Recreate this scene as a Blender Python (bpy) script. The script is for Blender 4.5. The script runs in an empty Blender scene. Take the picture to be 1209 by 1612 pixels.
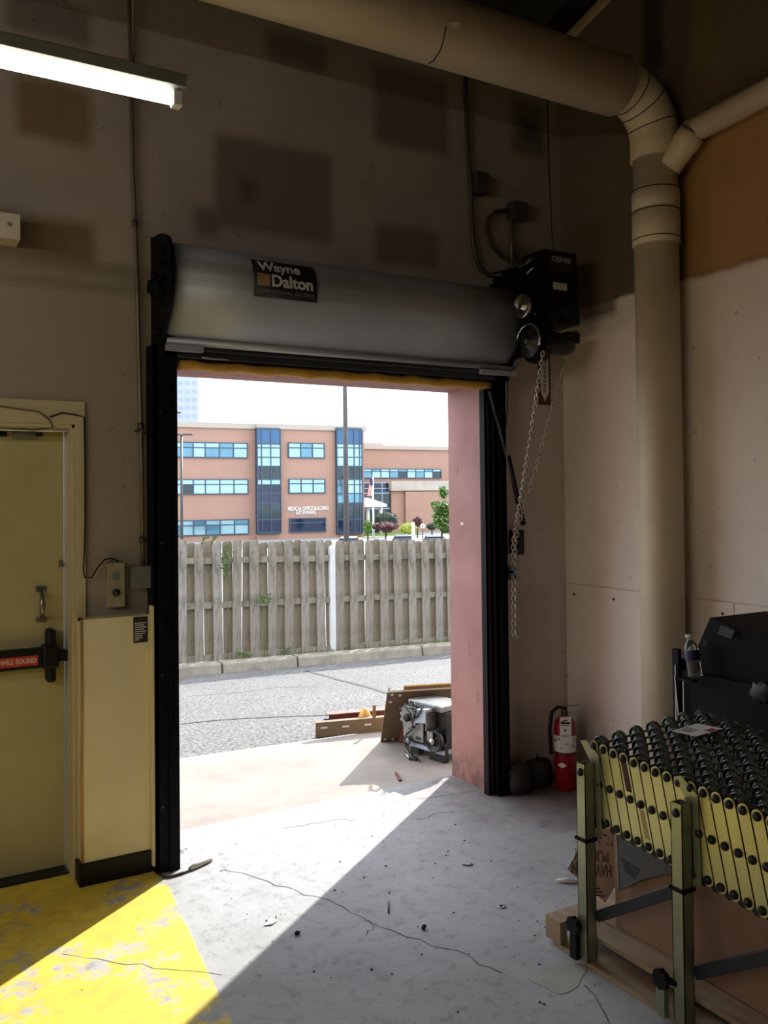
import bpy, bmesh, math, random
import numpy as np
from mathutils import Vector, Matrix
rnd = random.Random(7)
S = bpy.context.scene
COL = S.collection
PI = math.pi
R = math.radians

# ------------------------------------------------------------------ camera
FPX, YAW, PIT, ROL, PPY, EYE = 1373.0, R(29.93), R(1.05), R(-.62), 758.0, 1.7
_cy, _sy, _cp, _sp = math.cos(YAW), math.sin(YAW), math.cos(PIT), math.sin(PIT)
_f = Vector((_sy*_cp, _cy*_cp, _sp)); _r = Vector((_cy, -_sy, 0)); _u = _r.cross(_f)
_c, _s = math.cos(ROL), math.sin(ROL)
CR = _c*_r + _s*_u; CU = -_s*_r + _c*_u; CF = _f
CAMP = Vector((0, 0, EYE))
cam = bpy.data.cameras.new('camera'); camo = bpy.data.objects.new('camera', cam); COL.objects.link(camo)
cam.sensor_fit = 'VERTICAL'; cam.sensor_height = 24; cam.lens = FPX/1612*24; cam.shift_y = -(806-PPY)/1612
cam.clip_end = 600; cam.clip_start = .05
m3 = Matrix((CR, CU, -CF)).transposed(); camo.matrix_world = Matrix.Translation(CAMP) @ m3.to_4x4()
S.camera = camo
# ------------------------------------------------------------------ sky, sun, exposure
w = bpy.data.worlds.new('sky'); S.world = w; w.use_nodes = True
bg = w.node_tree.nodes['Background']; bg.inputs[0].default_value = (.84, .92, 1, 1); bg.inputs[1].default_value = 1.6
sun = bpy.data.lights.new('sun', 'SUN'); suno = bpy.data.objects.new('sun', sun); COL.objects.link(suno)
sun.energy = 5.0; sun.angle = R(.6); sun.color = (1, .96, .88)
SAZ, SEL = R(53), R(28.5)
sd = Vector((math.sin(SAZ)*math.cos(SEL), math.cos(SAZ)*math.cos(SEL), math.sin(SEL)))
suno.rotation_euler = sd.to_track_quat('Z', 'Y').to_euler(); suno.location = sd*60
vs = S.view_settings; vs.view_transform = 'Standard'; vs.look = 'None'; vs.exposure = 1.0; vs.gamma = 1; vs.use_curve_mapping = False
S.cycles.max_bounces = 10; S.cycles.diffuse_bounces = 6; S.cycles.glossy_bounces = 4; S.cycles.transmission_bounces = 6
S.cycles.sample_clamp_indirect = 6; S.cycles.caustics_reflective = False; S.cycles.caustics_refractive = False

# ------------------------------------------------------------------ helpers
def ray(px, py): return CR*((px-604.5)/FPX) - CU*((py-PPY)/FPX) + CF
def atY(px, py, Y): d = ray(px, py); return CAMP + d*(Y/d.y)
def atX(px, py, X): d = ray(px, py); return CAMP + d*(X/d.x)
def atZ(px, py, Z=0): d = ray(px, py); return CAMP + d*((Z-EYE)/d.z)
def atD(px, py, D): return CAMP + ray(px, py)*D

class MB:
    def __init__(s): s.v = []; s.f = []; s.sm = []
    def add(s, vs, fs, smooth=False):
        b = len(s.v); s.v += [tuple(v) for v in vs]
        s.f += [tuple(i+b for i in f) for f in fs]; s.sm += [smooth]*len(fs); return s
    def box(s, x0, x1, y0, y1, z0, z1):
        return s.add([(x0,y0,z0),(x1,y0,z0),(x1,y1,z0),(x0,y1,z0),(x0,y0,z1),(x1,y0,z1),(x1,y1,z1),(x0,y1,z1)],
                     [(0,3,2,1),(4,5,6,7),(0,1,5,4),(1,2,6,5),(2,3,7,6),(3,0,4,7)])
    def obox(s, c, a, b, d):     # centre and three half-axis vectors
        c, a, b, d = map(Vector, (c, a, b, d))
        vs = [c+a*i+b*j+d*k for k in (-1,1) for i,j in ((-1,-1),(1,-1),(1,1),(-1,1))]
        return s.add(vs, [(0,3,2,1),(4,5,6,7),(0,1,5,4),(1,2,6,5),(2,3,7,6),(3,0,4,7)])
    def bar(s, p, q, w, h, up=(0,0,1)):
        p, q = Vector(p), Vector(q); d = (q-p); a = d.normalized(); b = Vector(up).cross(a)
        if b.length < 1e-4: b = Vector((1,0,0)).cross(a)
        b.normalize(); n = a.cross(b)
        return s.obox((p+q)/2, d/2, b*w/2, n*h/2)
    def tube(s, pts, r, n=10, cap=True):
        pts = [Vector(p) for p in pts]; rs = r if isinstance(r, (list, tuple)) else [r]*len(pts)
        b0 = len(s.v); prev = None
        for i, p in enumerate(pts):
            t = (pts[min(i+1, len(pts)-1)] - pts[max(i-1, 0)]).normalized()
            if prev is None:
                a = t.orthogonal().normalized()
            else:
                a = (prev - t*prev.dot(t)).normalized()
            prev = a; b = t.cross(a)
            for k in range(n):
                an = 2*PI*k/n; s.v.append(tuple(p + (a*math.cos(an)+b*math.sin(an))*rs[i]))
        for i in range(len(pts)-1):
            for k in range(n):
                s.f.append((b0+i*n+k, b0+i*n+(k+1)%n, b0+(i+1)*n+(k+1)%n, b0+(i+1)*n+k)); s.sm.append(True)
        if cap:
            s.f.append(tuple(b0+k for k in reversed(range(n)))); s.sm.append(False)
            e = b0+(len(pts)-1)*n; s.f.append(tuple(e+k for k in range(n))); s.sm.append(False)
        return s
    def cyl(s, p, q, r, n=16): return s.tube([p, q], r, n)
    def lathe(s, prof, o, ax, n=18):     # prof = [(radius, height along axis)]
        o, ax = Vector(o), Vector(ax).normalized(); a = ax.orthogonal().normalized(); b = ax.cross(a); b0 = len(s.v)
        for r_, h in prof:
            for k in range(n):
                an = 2*PI*k/n; s.v.append(tuple(o+ax*h+(a*math.cos(an)+b*math.sin(an))*max(r_, 1e-4)))
        for i in range(len(prof)-1):
            for k in range(n):
                s.f.append((b0+i*n+k, b0+i*n+(k+1)%n, b0+(i+1)*n+(k+1)%n, b0+(i+1)*n+k)); s.sm.append(True)
        return s
    def prism(s, pts, ext):      # planar polygon (list of points) pushed along vector ext
        pts = [Vector(p) for p in pts]; e = Vector(ext); n = len(pts)
        return s.add(pts+[p+e for p in pts], [tuple(range(n))[::-1], tuple(range(n, 2*n))] + [(i,(i+1)%n,n+(i+1)%n,n+i) for i in range(n)])
    def ball(s, c, r, n=8, m=6, sc=(1,1,1), jit=0):
        c = Vector(c); vs = []; 
        for j in range(m+1):
            th = PI*j/m
            for k in range(n):
                an = 2*PI*k/n; q = 1+jit*(rnd.random()-.5)
                vs.append(c+Vector((math.sin(th)*math.cos(an)*sc[0], math.sin(th)*math.sin(an)*sc[1], math.cos(th)*sc[2]))*r*q)
        return s.add(vs, [(j*n+k, (j+1)*n+k, (j+1)*n+(k+1)%n, j*n+(k+1)%n) for j in range(m) for k in range(n)], True)

def wloc(o):
    v = Vector((0,0,0))
    while o: v += o.location; o = o.parent
    return v
def build(name, mb, mat, parent=None, org=None, bevel=0, seg=2):
    me = bpy.data.meshes.new(name)
    if org is None: org = wloc(parent) if parent else Vector((0,0,0))
    org = Vector(org)
    me.from_pydata([tuple(Vector(v)-org) for v in mb.v], [], mb.f)
    me.polygons.foreach_set('use_smooth', mb.sm); me.validate()
    bm = bmesh.new(); bm.from_mesh(me); bmesh.ops.recalc_face_normals(bm, faces=bm.faces); bm.to_mesh(me); bm.free()
    me.materials.append(mat)
    o = bpy.data.objects.new(name, me); COL.objects.link(o)
    if parent: o.parent = parent; o.location = org - wloc(parent)
    else: o.location = org
    if bevel:
        md = o.modifiers.new('bevel', 'BEVEL'); md.width = bevel; md.segments = seg; md.limit_method = 'ANGLE'
    return o
part = build
def thing(name, label, cat, loc, group=None):
    o = bpy.data.objects.new(name, None); COL.objects.link(o); o.location = loc; o.empty_display_size = .1
    o['label'] = label; o['category'] = cat
    if group: o['group'] = group
    return o
def single(name, mb, mat, label, cat, group=None, bevel=0, kind=None):
    xs = np.array(mb.v); org = ((xs[:,0].min()+xs[:,0].max())/2, (xs[:,1].min()+xs[:,1].max())/2, xs[:,2].min())
    o = build(name, mb, mat, None, org, bevel); o['label'] = label; o['category'] = cat
    if group: o['group'] = group
    if kind: o['kind'] = kind
    return o
def struct(name, mb, mat, bevel=0, label=None):
    o = build(name, mb, mat, None, None, bevel); o['kind'] = 'structure'
    if label: o['label'] = label
    return o
def sroot(name, loc, label=None):
    o = bpy.data.objects.new(name, None); COL.objects.link(o); o.location = loc; o['kind'] = 'structure'
    if label: o['label'] = label
    return o
def copy_tree(o, parent=None):
    c = o.copy(); COL.objects.link(c); c.parent = parent
    for ch in list(o.children): copy_tree(ch, c)
    return c
def text(name, body, o, right, up, width, height, mat, parent, bold=0.0, depth=.0008, spacing=1.0, outline=0):
    cu = bpy.data.curves.new(name, 'FONT'); cu.body = body; cu.size = 1; cu.offset = bold; cu.extrude = .001; cu.resolution_u = 3
    cu.space_character = spacing
    if outline: cu.fill_mode = 'NONE'; cu.bevel_depth = outline; cu.extrude = 0; cu.bevel_resolution = 0
    to = bpy.data.objects.new(name, cu); COL.objects.link(to)
    me = bpy.data.meshes.new_from_object(to.evaluated_get(bpy.context.evaluated_depsgraph_get()))
    bpy.data.objects.remove(to); bpy.data.curves.remove(cu)
    n = len(me.vertices); co = np.empty(n*3); me.vertices.foreach_get('co', co); co = co.reshape(-1, 3)
    lo, hi = co.min(0), co.max(0); o, right, up = Vector(o), Vector(right).normalized(), Vector(up).normalized(); nr = right.cross(up)
    mb = MB()
    for c in co:
        mb.v.append(tuple(o + right*((c[0]-lo[0])/(hi[0]-lo[0])*width) + up*((c[1]-lo[1])/(hi[1]-lo[1])*height) + nr*(depth*(1 if c[2] > 0 else 0))))
    for p in me.polygons: mb.f.append(tuple(p.vertices)); mb.sm.append(False)
    bpy.data.meshes.remove(me)
    return build(name, mb, mat, parent)

# ------------------------------------------------------------------ materials
def lin(c): return tuple(((x/255)/12.92 if x/255 <= .04045 else ((x/255+.055)/1.055)**2.4) for x in c) + (1,)
class NT:
    def __init__(s, name):
        s.m = bpy.data.materials.new(name); s.m.use_nodes = True; s.t = s.m.node_tree; s.b = s.t.nodes['Principled BSDF']
        s.co = s.n('ShaderNodeTexCoord').outputs['Object']
    def n(s, typ, **k):
        x = s.t.nodes.new(typ)
        for a, b in k.items(): setattr(x, a, b)
        return x
    def put(s, sock, v):
        if isinstance(v, bpy.types.NodeSocket): s.t.links.new(v, sock)
        elif v is not None: sock.default_value = v
    def math(s, op, a, b=0, c=None, clamp=False):
        x = s.n('ShaderNodeMath', operation=op, use_clamp=clamp); s.put(x.inputs[0], a); s.put(x.inputs[1], b)
        if c is not None: s.put(x.inputs[2], c)
        return x.outputs[0]
    def noise(s, scale, detail=4, rough=.6, vec=None, stretch=None):
        v = vec or s.co
        if stretch:
            mp = s.n('ShaderNodeMapping'); s.put(mp.inputs['Vector'], v); mp.inputs['Scale'].default_value = stretch; v = mp.outputs[0]
        x = s.n('ShaderNodeTexNoise'); s.put(x.inputs['Vector'], v); x.inputs['Scale'].default_value = scale
        x.inputs['Detail'].default_value = detail; x.inputs['Roughness'].default_value = rough; return x.outputs['Fac']
    def ramp(s, v, a, b):
        x = s.n('ShaderNodeMapRange', clamp=True); s.put(x.inputs[0], v); x.inputs[1].default_value = a; x.inputs[2].default_value = b; return x.outputs[0]
    def mix(s, f, a, b):
        x = s.n('ShaderNodeMix', data_type='RGBA'); s.put(x.inputs[0], f); s.put(x.inputs[6], a); s.put(x.inputs[7], b); return x.outputs[2]
    def sep(s):
        x = s.n('ShaderNodeSeparateXYZ'); s.put(x.inputs[0], s.co); return x.outputs
    def bump(s, h, st, dist=.01):
        x = s.n('ShaderNodeBump'); s.put(x.inputs['Height'], h); x.inputs['Strength'].default_value = st; x.inputs['Distance'].default_value = dist
        s.put(s.b.inputs['Normal'], x.outputs[0])
    def col(s, v): s.put(s.b.inputs['Base Color'], v)
    def done(s, rough=.6, metal=0, spec=.5):
        s.b.inputs['Roughness'].default_value = rough; s.b.inputs['Metallic'].default_value = metal
        s.b.inputs['Specular IOR Level'].default_value = spec; return s.m
def pm(name, c, rough=.6, metal=0, var=.25, scale=6, bump=0, bscale=60, spec=.5, stretch=None, c2=None, rv=0):
    t = NT(name); c = lin(c) if max(c) > 1 else tuple(c)+(1,)
    d = lin(c2) if c2 else tuple(x*(1-var) for x in c[:3])+(1,)
    f = t.ramp(t.noise(scale, 5, .62, stretch=stretch), .35, .68)
    out = t.mix(f, d, c)
    if rv:
        oi = t.n('ShaderNodeObjectInfo'); out = t.mix(t.math('MULTIPLY', oi.outputs['Random'], rv), out, tuple(x*.45 for x in c[:3])+(1,))
    t.col(out)
    if bump: t.bump(t.noise(bscale, 3), bump)
    return t.done(rough, metal, spec)
def emit(name, c, st):
    t = NT(name); t.col((0.8,.8,.8,1)); t.b.inputs['Emission Color'].default_value = tuple(c)+(1,); t.b.inputs['Emission Strength'].default_value = st; return t.done(.4)
def clear(name, c=(1,1,1), rough=.05):
    t = NT(name); t.col(tuple(c)+(1,)); t.b.inputs['Transmission Weight'].default_value = .92; t.b.inputs['IOR'].default_value = 1.4; return t.done(rough)

def wall_mat(name, base, upper, zs, rects, ax, jitter=.03, low=None):
    """painted plasterboard: lower coat, upper coat above zs, rectangular patches (u0,u1,v0,v1,colour)"""
    t = NT(name); x, y, z = t.sep(); u = x if ax == 'X' else y
    wob = t.math('MULTIPLY', t.math('SUBTRACT', t.noise(3, 5, .7), .5), jitter*2)
    u2 = t.math('ADD', u, wob); z2 = t.math('ADD', z, wob)
    n = t.ramp(t.noise(1.7, 6, .65), .3, .72)
    lo = t.mix(n, lin(base), tuple(v*.86 for v in lin(base)[:3])+(1,)); up = t.mix(n, lin(upper), tuple(v*.72 for v in lin(upper)[:3])+(1,))
    c = t.mix(t.ramp(z2, zs-.01, zs+.01), lo, up)
    for (u0, u1, v0, v1, k) in rects:
        e = .03
        mk = t.math('MULTIPLY', t.math('MULTIPLY', t.ramp(u2, u0-e, u0+e), t.ramp(u2, u1+e, u1-e)), t.math('MULTIPLY', t.ramp(z2, v0-e, v0+e), t.ramp(z2, v1+e, v1-e)))
        c = t.mix(t.math('MULTIPLY', mk, .85), c, lin(k))
    # scuffs and grime near the floor
    sp = t.ramp(t.noise(23, 3, .5), .70, .74); c = t.mix(t.math('MULTIPLY', sp, .45), c, lin((70, 60, 50)))
    gr = t.math('MULTIPLY', t.ramp(z, .5, .0), t.ramp(t.noise(4, 5, .7), .3, .7)); c = t.mix(t.math('MULTIPLY', gr, .55), c, lin((60, 50, 44)))
    t.col(c); t.bump(t.noise(90, 3), .06)
    return t.done(.75, 0, .3)

M = {}
M['black_steel'] = pm('black_steel', (12, 13, 19), .6, .1, .4, 9, spec=.15)
M['black_plastic'] = pm('black_plastic', (9, 9, 10), .5, 0, .3, 12, spec=.3)
M['black_card'] = pm('black_card', (5, 5, 6), .75, 0, .35, 7, spec=.2)
M['galv'] = pm('galv_sheet', (172, 178, 192), .5, .4, .15, 3)
M['steel'] = pm('bare_steel', (150, 150, 150), .35, .9, .4, 20)
M['bright_steel'] = pm('bright_steel', (205, 200, 195), .25, .95, .3, 20)
M['dark_steel'] = pm('dark_steel', (62, 62, 62), .45, .7, .5, 20)
M['pink'] = pm('pink_paint', (162, 121, 118), .6, 0, .16, 3, .05, c2=(146, 105, 101))
def pink_mat():
    t = NT('pink_painted'); x, y, z = t.sep(); n = t.ramp(t.noise(3, 5, .62), .35, .68)
    c = t.mix(n, lin((146, 105, 101)), lin((164, 122, 119)))
    c = t.mix(t.math('MULTIPLY', t.ramp(z, 1.0, .1), .5), c, lin((170, 112, 96)))
    c = t.mix(t.math('MULTIPLY', t.ramp(t.noise(14, 5, .7, stretch=(1, 1, .4)), .63, .70), .6), c, lin((104, 72, 70)))
    c = t.mix(t.math('MULTIPLY', t.math('MULTIPLY', t.ramp(z, .30, .0), t.ramp(t.noise(7, 5, .7), .35, .6)), .85), c, lin((84, 58, 50)))
    t.col(c); return t.done(.6, 0, .3)
M['pink'] = pink_mat()
M['yellow_seal'] = pm('yellow_seal', (206, 158, 62), .6, 0, .25, 14)
M['cream'] = pm('cream_paint', (216, 205, 170), .5, 0, .1, 3, .03)
M['door_cream'] = pm('door_cream', (172, 163, 122), .42, 0, .1, 2.5, .02)
M['grey_box'] = pm('grey_box', (118, 122, 118), .5, .2, .2, 9)
M['tan_box'] = pm('tan_box', (150, 140, 118), .5, 0, .2, 9)
M['conduit'] = pm('conduit_paint', (112, 104, 88), .45, .3, .25, 7)
M['dark_conduit'] = pm('dark_conduit', (74, 70, 64), .5, .3, .3, 9)
M['pipe'] = pm('pipe_paint', (206, 192, 166), .55, 0, .16, 2.6, .05, 14)
M['pipe2'] = pm('pipe_white', (205, 186, 160), .5, 0, .12, 4)
M['seam'] = pm('seam_dark', (62, 54, 44), .8)
M['white'] = pm('white_paint', (225, 225, 220), .5, 0, .06, 6)
M['offwhite'] = pm('off_white', (196, 188, 176), .5, 0, .1, 6)
M['paper'] = pm('paper', (224, 220, 216), .7, 0, .08, 10)
M['red'] = pm('red_enamel', (150, 18, 30), .28, 0, .2, 5)
M['red_label'] = pm('red_label', (178, 52, 38), .45, 0, .12, 10)
M['maroon'] = pm('maroon', (92, 30, 26), .5)
M['ink'] = pm('ink', (25, 24, 26), .6)
M['ink_brown'] = pm('ink_brown', (70, 45, 38), .7)
M['letter'] = pm('letter_white', (212, 212, 214), .5, 0, .08, 9)
M['letter_grey'] = pm('letter_grey', (150, 155, 165), .5)
M['navy_label'] = pm('navy_label', (20, 26, 42), .5, 0, .2, 8)
M['gold'] = pm('gold_print', (188, 160, 110), .5)
M['bar_zinc'] = pm('bar_zinc', (214, 214, 164), .36, .72, .16, 9, stretch=(1, 1, .2))
M['leg_grey'] = pm('leg_grey', (172, 178, 150), .36, .75, .2, 8)
M['dark_tube'] = pm('dark_tube', (58, 62, 70), .4, .4, .3, 8)
M['wheel'] = pm('wheel_steel', (92, 100, 96), .28, .8, .35, 30)
M['card'] = pm('cardboard', (150, 118, 96), .8, 0, .14, 4, .04, 40)
M['card_pale'] = pm('cardboard_pale', (200, 176, 158), .8, 0, .12, 5)
M['card_grey'] = pm('card_grey', (92, 92, 96), .75, 0, .15, 8)
M['wood'] = pm('pallet_wood', (172, 148, 122), .75, 0, .3, 5, .1, 30, stretch=(6, 1, 6))
M['plate_brown'] = pm('brown_primer', (124, 104, 80), .55, .1, .22, 5)
M['rust'] = pm('rust_red', (116, 62, 52), .7, .1, .35, 8)
M['amber'] = pm('amber_plastic', (216, 160, 70), .4)
M['tube_glow'] = emit('tube_glow', (1, .93, .8), 9); M['tube_fill'] = emit('tube_fill', (1, .91, .80), 80)
M['tan_wood'] = pm('tan_wood', (178, 138, 92), .8, 0, .2, 9)
M['bottle'] = clear('bottle_plastic', (.93, .96, 1), .08)
M['blue_label'] = pm('blue_label', (28, 30, 92), .45)
M['chain'] = pm('chain_steel', (198, 190, 182), .4, .4, .3, 40)

# floor: worn concrete with a yellow painted bay
def floor_mat():
    t = NT('floor_concrete'); x, y, z = t.sep()
    big = t.noise(1.1, 6, .62); fine = t.noise(16, 6, .7); spk = t.noise(70, 3, .6)
    c = t.mix(t.ramp(big, .32, .68), lin((184, 186, 190)), lin((152, 153, 156)))
    c = t.mix(t.math('MULTIPLY', t.ramp(fine, .52, .72), .6), c, lin((116, 112, 110)))
    c = t.mix(t.math('MULTIPLY', t.math('MULTIPLY', t.ramp(t.noise(34, 5, .75), .60, .66), t.ramp(t.noise(2.2, 4, .6), .42, .6)), .7), c, lin((84, 80, 78)))
    c = t.mix(t.math('MULTIPLY', t.ramp(spk, .67, .72), .7), c, lin((82, 78, 74)))
    # brown grime in the corner beside the roller door
    dx = t.math('SUBTRACT', x, 3.5); dy = t.math('SUBTRACT', y, 3.95)
    d = t.math('SQRT', t.math('ADD', t.math('MULTIPLY', dx, dx), t.math('MULTIPLY', dy, dy)))
    d = t.math('ADD', d, t.math('MULTIPLY', t.math('SUBTRACT', t.noise(5, 5, .7), .5), .9))
    c = t.mix(t.math('MULTIPLY', t.ramp(d, .85, .25), .85), c, lin((62, 42, 38)))
    c = t.mix(t.math('MULTIPLY', t.math('MULTIPLY', t.ramp(y, 3.3, 4.0), t.ramp(t.noise(9, 6, .75), .58, .68)), t.math('MULTIPLY', t.ramp(x, 1.9, 1.3), .9)), c, lin((60, 50, 48)))
    c = t.mix(t.math('MULTIPLY', t.ramp(d, 1.9, .5), .5), c, lin((104, 88, 82)))  # wide, mild browning that grows towards the corner
    # yellow paint left of a line, worn through
    edge = t.math('SUBTRACT', t.math('ADD', .988, t.math('MULTIPLY', t.math('SUBTRACT', y, 2.736), .0992)), x)
    edge = t.math('ADD', edge, t.math('MULTIPLY', t.math('SUBTRACT', t.noise(40, 4, .7), .5), .02))
    m = t.ramp(edge, 0, .01)
    worn = t.math('ADD', t.noise(2.6, 7, .72), t.math('MULTIPLY', t.math('SUBTRACT', t.noise(30, 4, .7), .5), .25))
    m = t.math('MULTIPLY', m, t.ramp(worn, .60, .52))
    c = t.mix(t.math('MULTIPLY', m, .95), c, t.mix(t.ramp(t.noise(14, 4), .4, .65), lin((232, 206, 66)), lin((212, 184, 66))))
    t.col(c); t.bump(t.math('ADD', t.noise(30, 5, .7), t.math('MULTIPLY', m, .2)), .12, .01)
    t.put(t.b.inputs['Roughness'], t.math('ADD', .6, t.math('MULTIPLY', fine, .25)))
    t.b.inputs['Specular IOR Level'].default_value = .35
    return t.m
M['floor'] = floor_mat()
M['apron'] = pm('apron_concrete', (158, 147, 139), .85, 0, .2, 2.2, .25, 60, c2=(134, 124, 117))
def asphalt_mat(name, a, b):
    t = NT(name); sp = t.ramp(t.noise(42, 4, .8), .40, .62); big = t.ramp(t.noise(.9, 5), .3, .7)
    c = t.mix(sp, lin(a), lin(b)); c = t.mix(t.math('MULTIPLY', big, .3), c, lin(a)); t.col(c); t.bump(t.noise(85, 3, .7), .35, .01); return t.done(.9, 0, .3)
M['asphalt'] = asphalt_mat('asphalt', (58, 57, 58), (142, 140, 140))
M['lot'] = asphalt_mat('lot_asphalt', (140, 140, 142), (165, 165, 167))
M['kerb'] = pm('kerb_concrete', (156, 146, 132), .85, 0, .35, 6, .3, 40)
M['grass'] = pm('grass', (112, 138, 58), .8, 0, .4, 4)
M['lawn'] = pm('lawn', (120, 148, 66), .9, 0, .35, 1.2)

def picket_mat(name, c, c2, rv):
    t = NT(name); g = t.noise(9, 6, .7, stretch=(5, 5, .35)); g2 = t.noise(4, 4, .6, stretch=(1, 1, .6))
    oi = t.n('ShaderNodeObjectInfo')
    col = t.mix(t.ramp(g, .3, .7), lin(c2), lin(c)); col = t.mix(t.math('MULTIPLY', t.ramp(g2, .50, .64), .7), col, lin((74, 70, 62)))
    col = t.mix(t.math('MULTIPLY', oi.outputs['Random'], rv), col, lin((112, 102, 84)))
    t.col(col); t.bump(g, .5, .01); return t.done(.9, 0, .2)
M['picket'] = picket_mat('weathered_picket', (164, 157, 148), (104, 98, 90), .45)
M['picket_back'] = picket_mat('weathered_picket_back', (146, 134, 120), (100, 90, 78), .5)
M['rail'] = picket_mat('weathered_rail', (158, 150, 134), (112, 104, 90), .2)

# far things
def brick_mat():
    t = NT('far_brick'); br = t.n('ShaderNodeTexBrick')
    mp = t.n('ShaderNodeMapping'); t.put(mp.inputs['Vector'], t.co); mp.inputs['Rotation'].default_value = (R(90), 0, 0); t.put(br.inputs['Vector'], mp.outputs[0])
    br.inputs['Color1'].default_value = lin((166, 131, 116)); br.inputs['Color2'].default_value = lin((158, 121, 106)); br.inputs['Mortar'].default_value = lin((166, 143, 129))
    br.inputs['Scale'].default_value = 4
    c = t.mix(t.math('MULTIPLY', t.ramp(t.noise(.3, 4, .6, stretch=(1, 1, 4)), .4, .7), .35), br.outputs['Color'], lin((174, 140, 124))); t.col(c); return t.done(.9, 0, .2)
M['brick'] = brick_mat()
M['coping'] = pm('coping', (172, 160, 150), .7, 0, .1)
M['stone'] = pm('fascia_stone', (180, 170, 160), .8, 0, .18, 1)
M['tower'] = pm('pale_tower', (164, 173, 186), .9, 0, .08, .2)
M['mull'] = pm('mullion', (70, 86, 104), .4, .5)
M['mull_pale'] = pm('mullion_pale', (150, 170, 190), .4, .4)
def glass(name, c, metal, var=.3, sc=.5):
    return pm(name, c, .08, metal, var, sc)
M['g_bright'] = glass('glass_bright', (150, 186, 196), .35, .16)
M['g_mid'] = glass('glass_mid', (98, 142, 164), .5, .25)
M['g_blue'] = glass('glass_blue', (54, 92, 132), .3, .15)
M['g_navy'] = glass('glass_navy', (32, 44, 72), .15, .3)
M['g_dark'] = glass('glass_dark', (44, 62, 70), .15, .5, 1.5)
M['pole'] = pm('pole_grey', (78, 74, 76), .5, .4, .2)
M['leaf'] = pm('leaf_green', (96, 128, 46), .7, 0, .45, 3, c2=(58, 92, 28))
M['leaf_dark'] = pm('leaf_dark', (44, 62, 40), .7, 0, .4, 2)
M['leaf_red'] = pm('leaf_red', (96, 52, 56), .7, 0, .4, 2)
M['leaf_lime'] = pm('leaf_lime', (172, 182, 74), .7, 0, .3, 2)
M['bark'] = pm('bark', (70, 58, 46), .9)
M['car_blue'] = pm('car_blue', (92, 104, 128), .25, .5, .1)
M['car_silver'] = pm('car_silver', (168, 172, 180), .25, .5, .1)
M['car_glass'] = pm('car_glass', (30, 34, 42), .08, .2)
M['tyre'] = pm('tyre', (24, 24, 24), .8)

# ------------------------------------------------------------------ room shell
YW, YO, XR = 4.12, 4.445, 3.66          # inner and outer face of the door wall, face of the right wall
def zroof(y): return 4.53 + .245*(YW-y)
fl = struct('floor', MB().box(-6.3, 4.0, -5.3, YO, -.2, 0), M['floor'])
brn = (106, 86, 64); gry = (100, 92, 84); lt = (128, 120, 104)
def prect(x0, x1, y0, y1, k):            # photo rectangle on the door wall -> wall rectangle
    a = atY(x0, y1, YW); b = atY(x1, y0, YW); c = atY(x0, y0, YW); d = atY(x1, y1, YW)
    return (a.x, b.x, (a.z+d.z)/2, (b.z+c.z)/2, k)
rects = [(3.09, 3.7, -.1, 2.78, (206, 192, 184)), prect(-60, 150, 335, 405, brn), prect(25, 145, 130, 222, brn), prect(10, 145, 2, 60, gry), prect(338, 522, 228, 372, gry),
         prect(305, 345, 325, 372, gry), prect(588, 705, 112, 236, gry), prect(806, 856, 163, 246, gry), prect(418, 515, 56, 104, gry), prect(592, 690, 356, 420, gry),
         prect(800, 850, 390, 440, gry), prect(376, 402, 280, 320, (76, 72, 66)), prect(820, 846, 190, 224, (74, 70, 62)),
         prect(815, 868, 922, 1230, (186, 168, 154))]
wb = MB()
wb.box(-6.3, -.27, YW, YO, 0, 4.6); wb.box(-.27, .757, YW, YO, 2.045, 4.6)
wb.box(.757, 1.13, YW, YO, 0, 4.6); wb.box(1.13, 3.09, YW, YO, 2.40, 4.6); wb.box(3.09, 4.0, YW, YO, 0, 4.6)
wall_back = struct('wall_back', wb, wall_mat('door_wall_paint', (150, 140, 128), (158, 147, 140), 2.80, rects, 'X'))
def yz(x0, x1, y0, y1): # photo rectangle on the right wall
    a = atX(x0, y0, XR); b = atX(x1, y1, XR); c = atX(x0, y1, XR); d = atX(x1, y0, XR)
    return (min(b.y, d.y), max(a.y, c.y), min(c.z, b.z), (a.z+d.z)/2)
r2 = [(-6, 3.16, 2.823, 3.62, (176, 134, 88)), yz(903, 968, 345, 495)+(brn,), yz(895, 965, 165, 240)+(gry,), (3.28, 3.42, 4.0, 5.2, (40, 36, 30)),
      (2.95, 3.1, 3.9, 4.4, (120, 104, 78)), yz(1128, 1158, 240, 290)+((160, 122, 80),), (2.2, 2.6, 3.95, 4.25, (120, 96, 66))]
wr = MB(); wr.prism([(XR, -5.3, 0), (XR, YO, 0), (XR, YO, zroof(YO)+.1), (XR, -5.3, zroof(-5.3)+.1)], (.3, 0, 0))
wall_right = struct('wall_right', wr, wall_mat('right_wall_paint', (236, 224, 216), (112, 98, 80), 2.823, r2, 'Y'))
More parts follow.
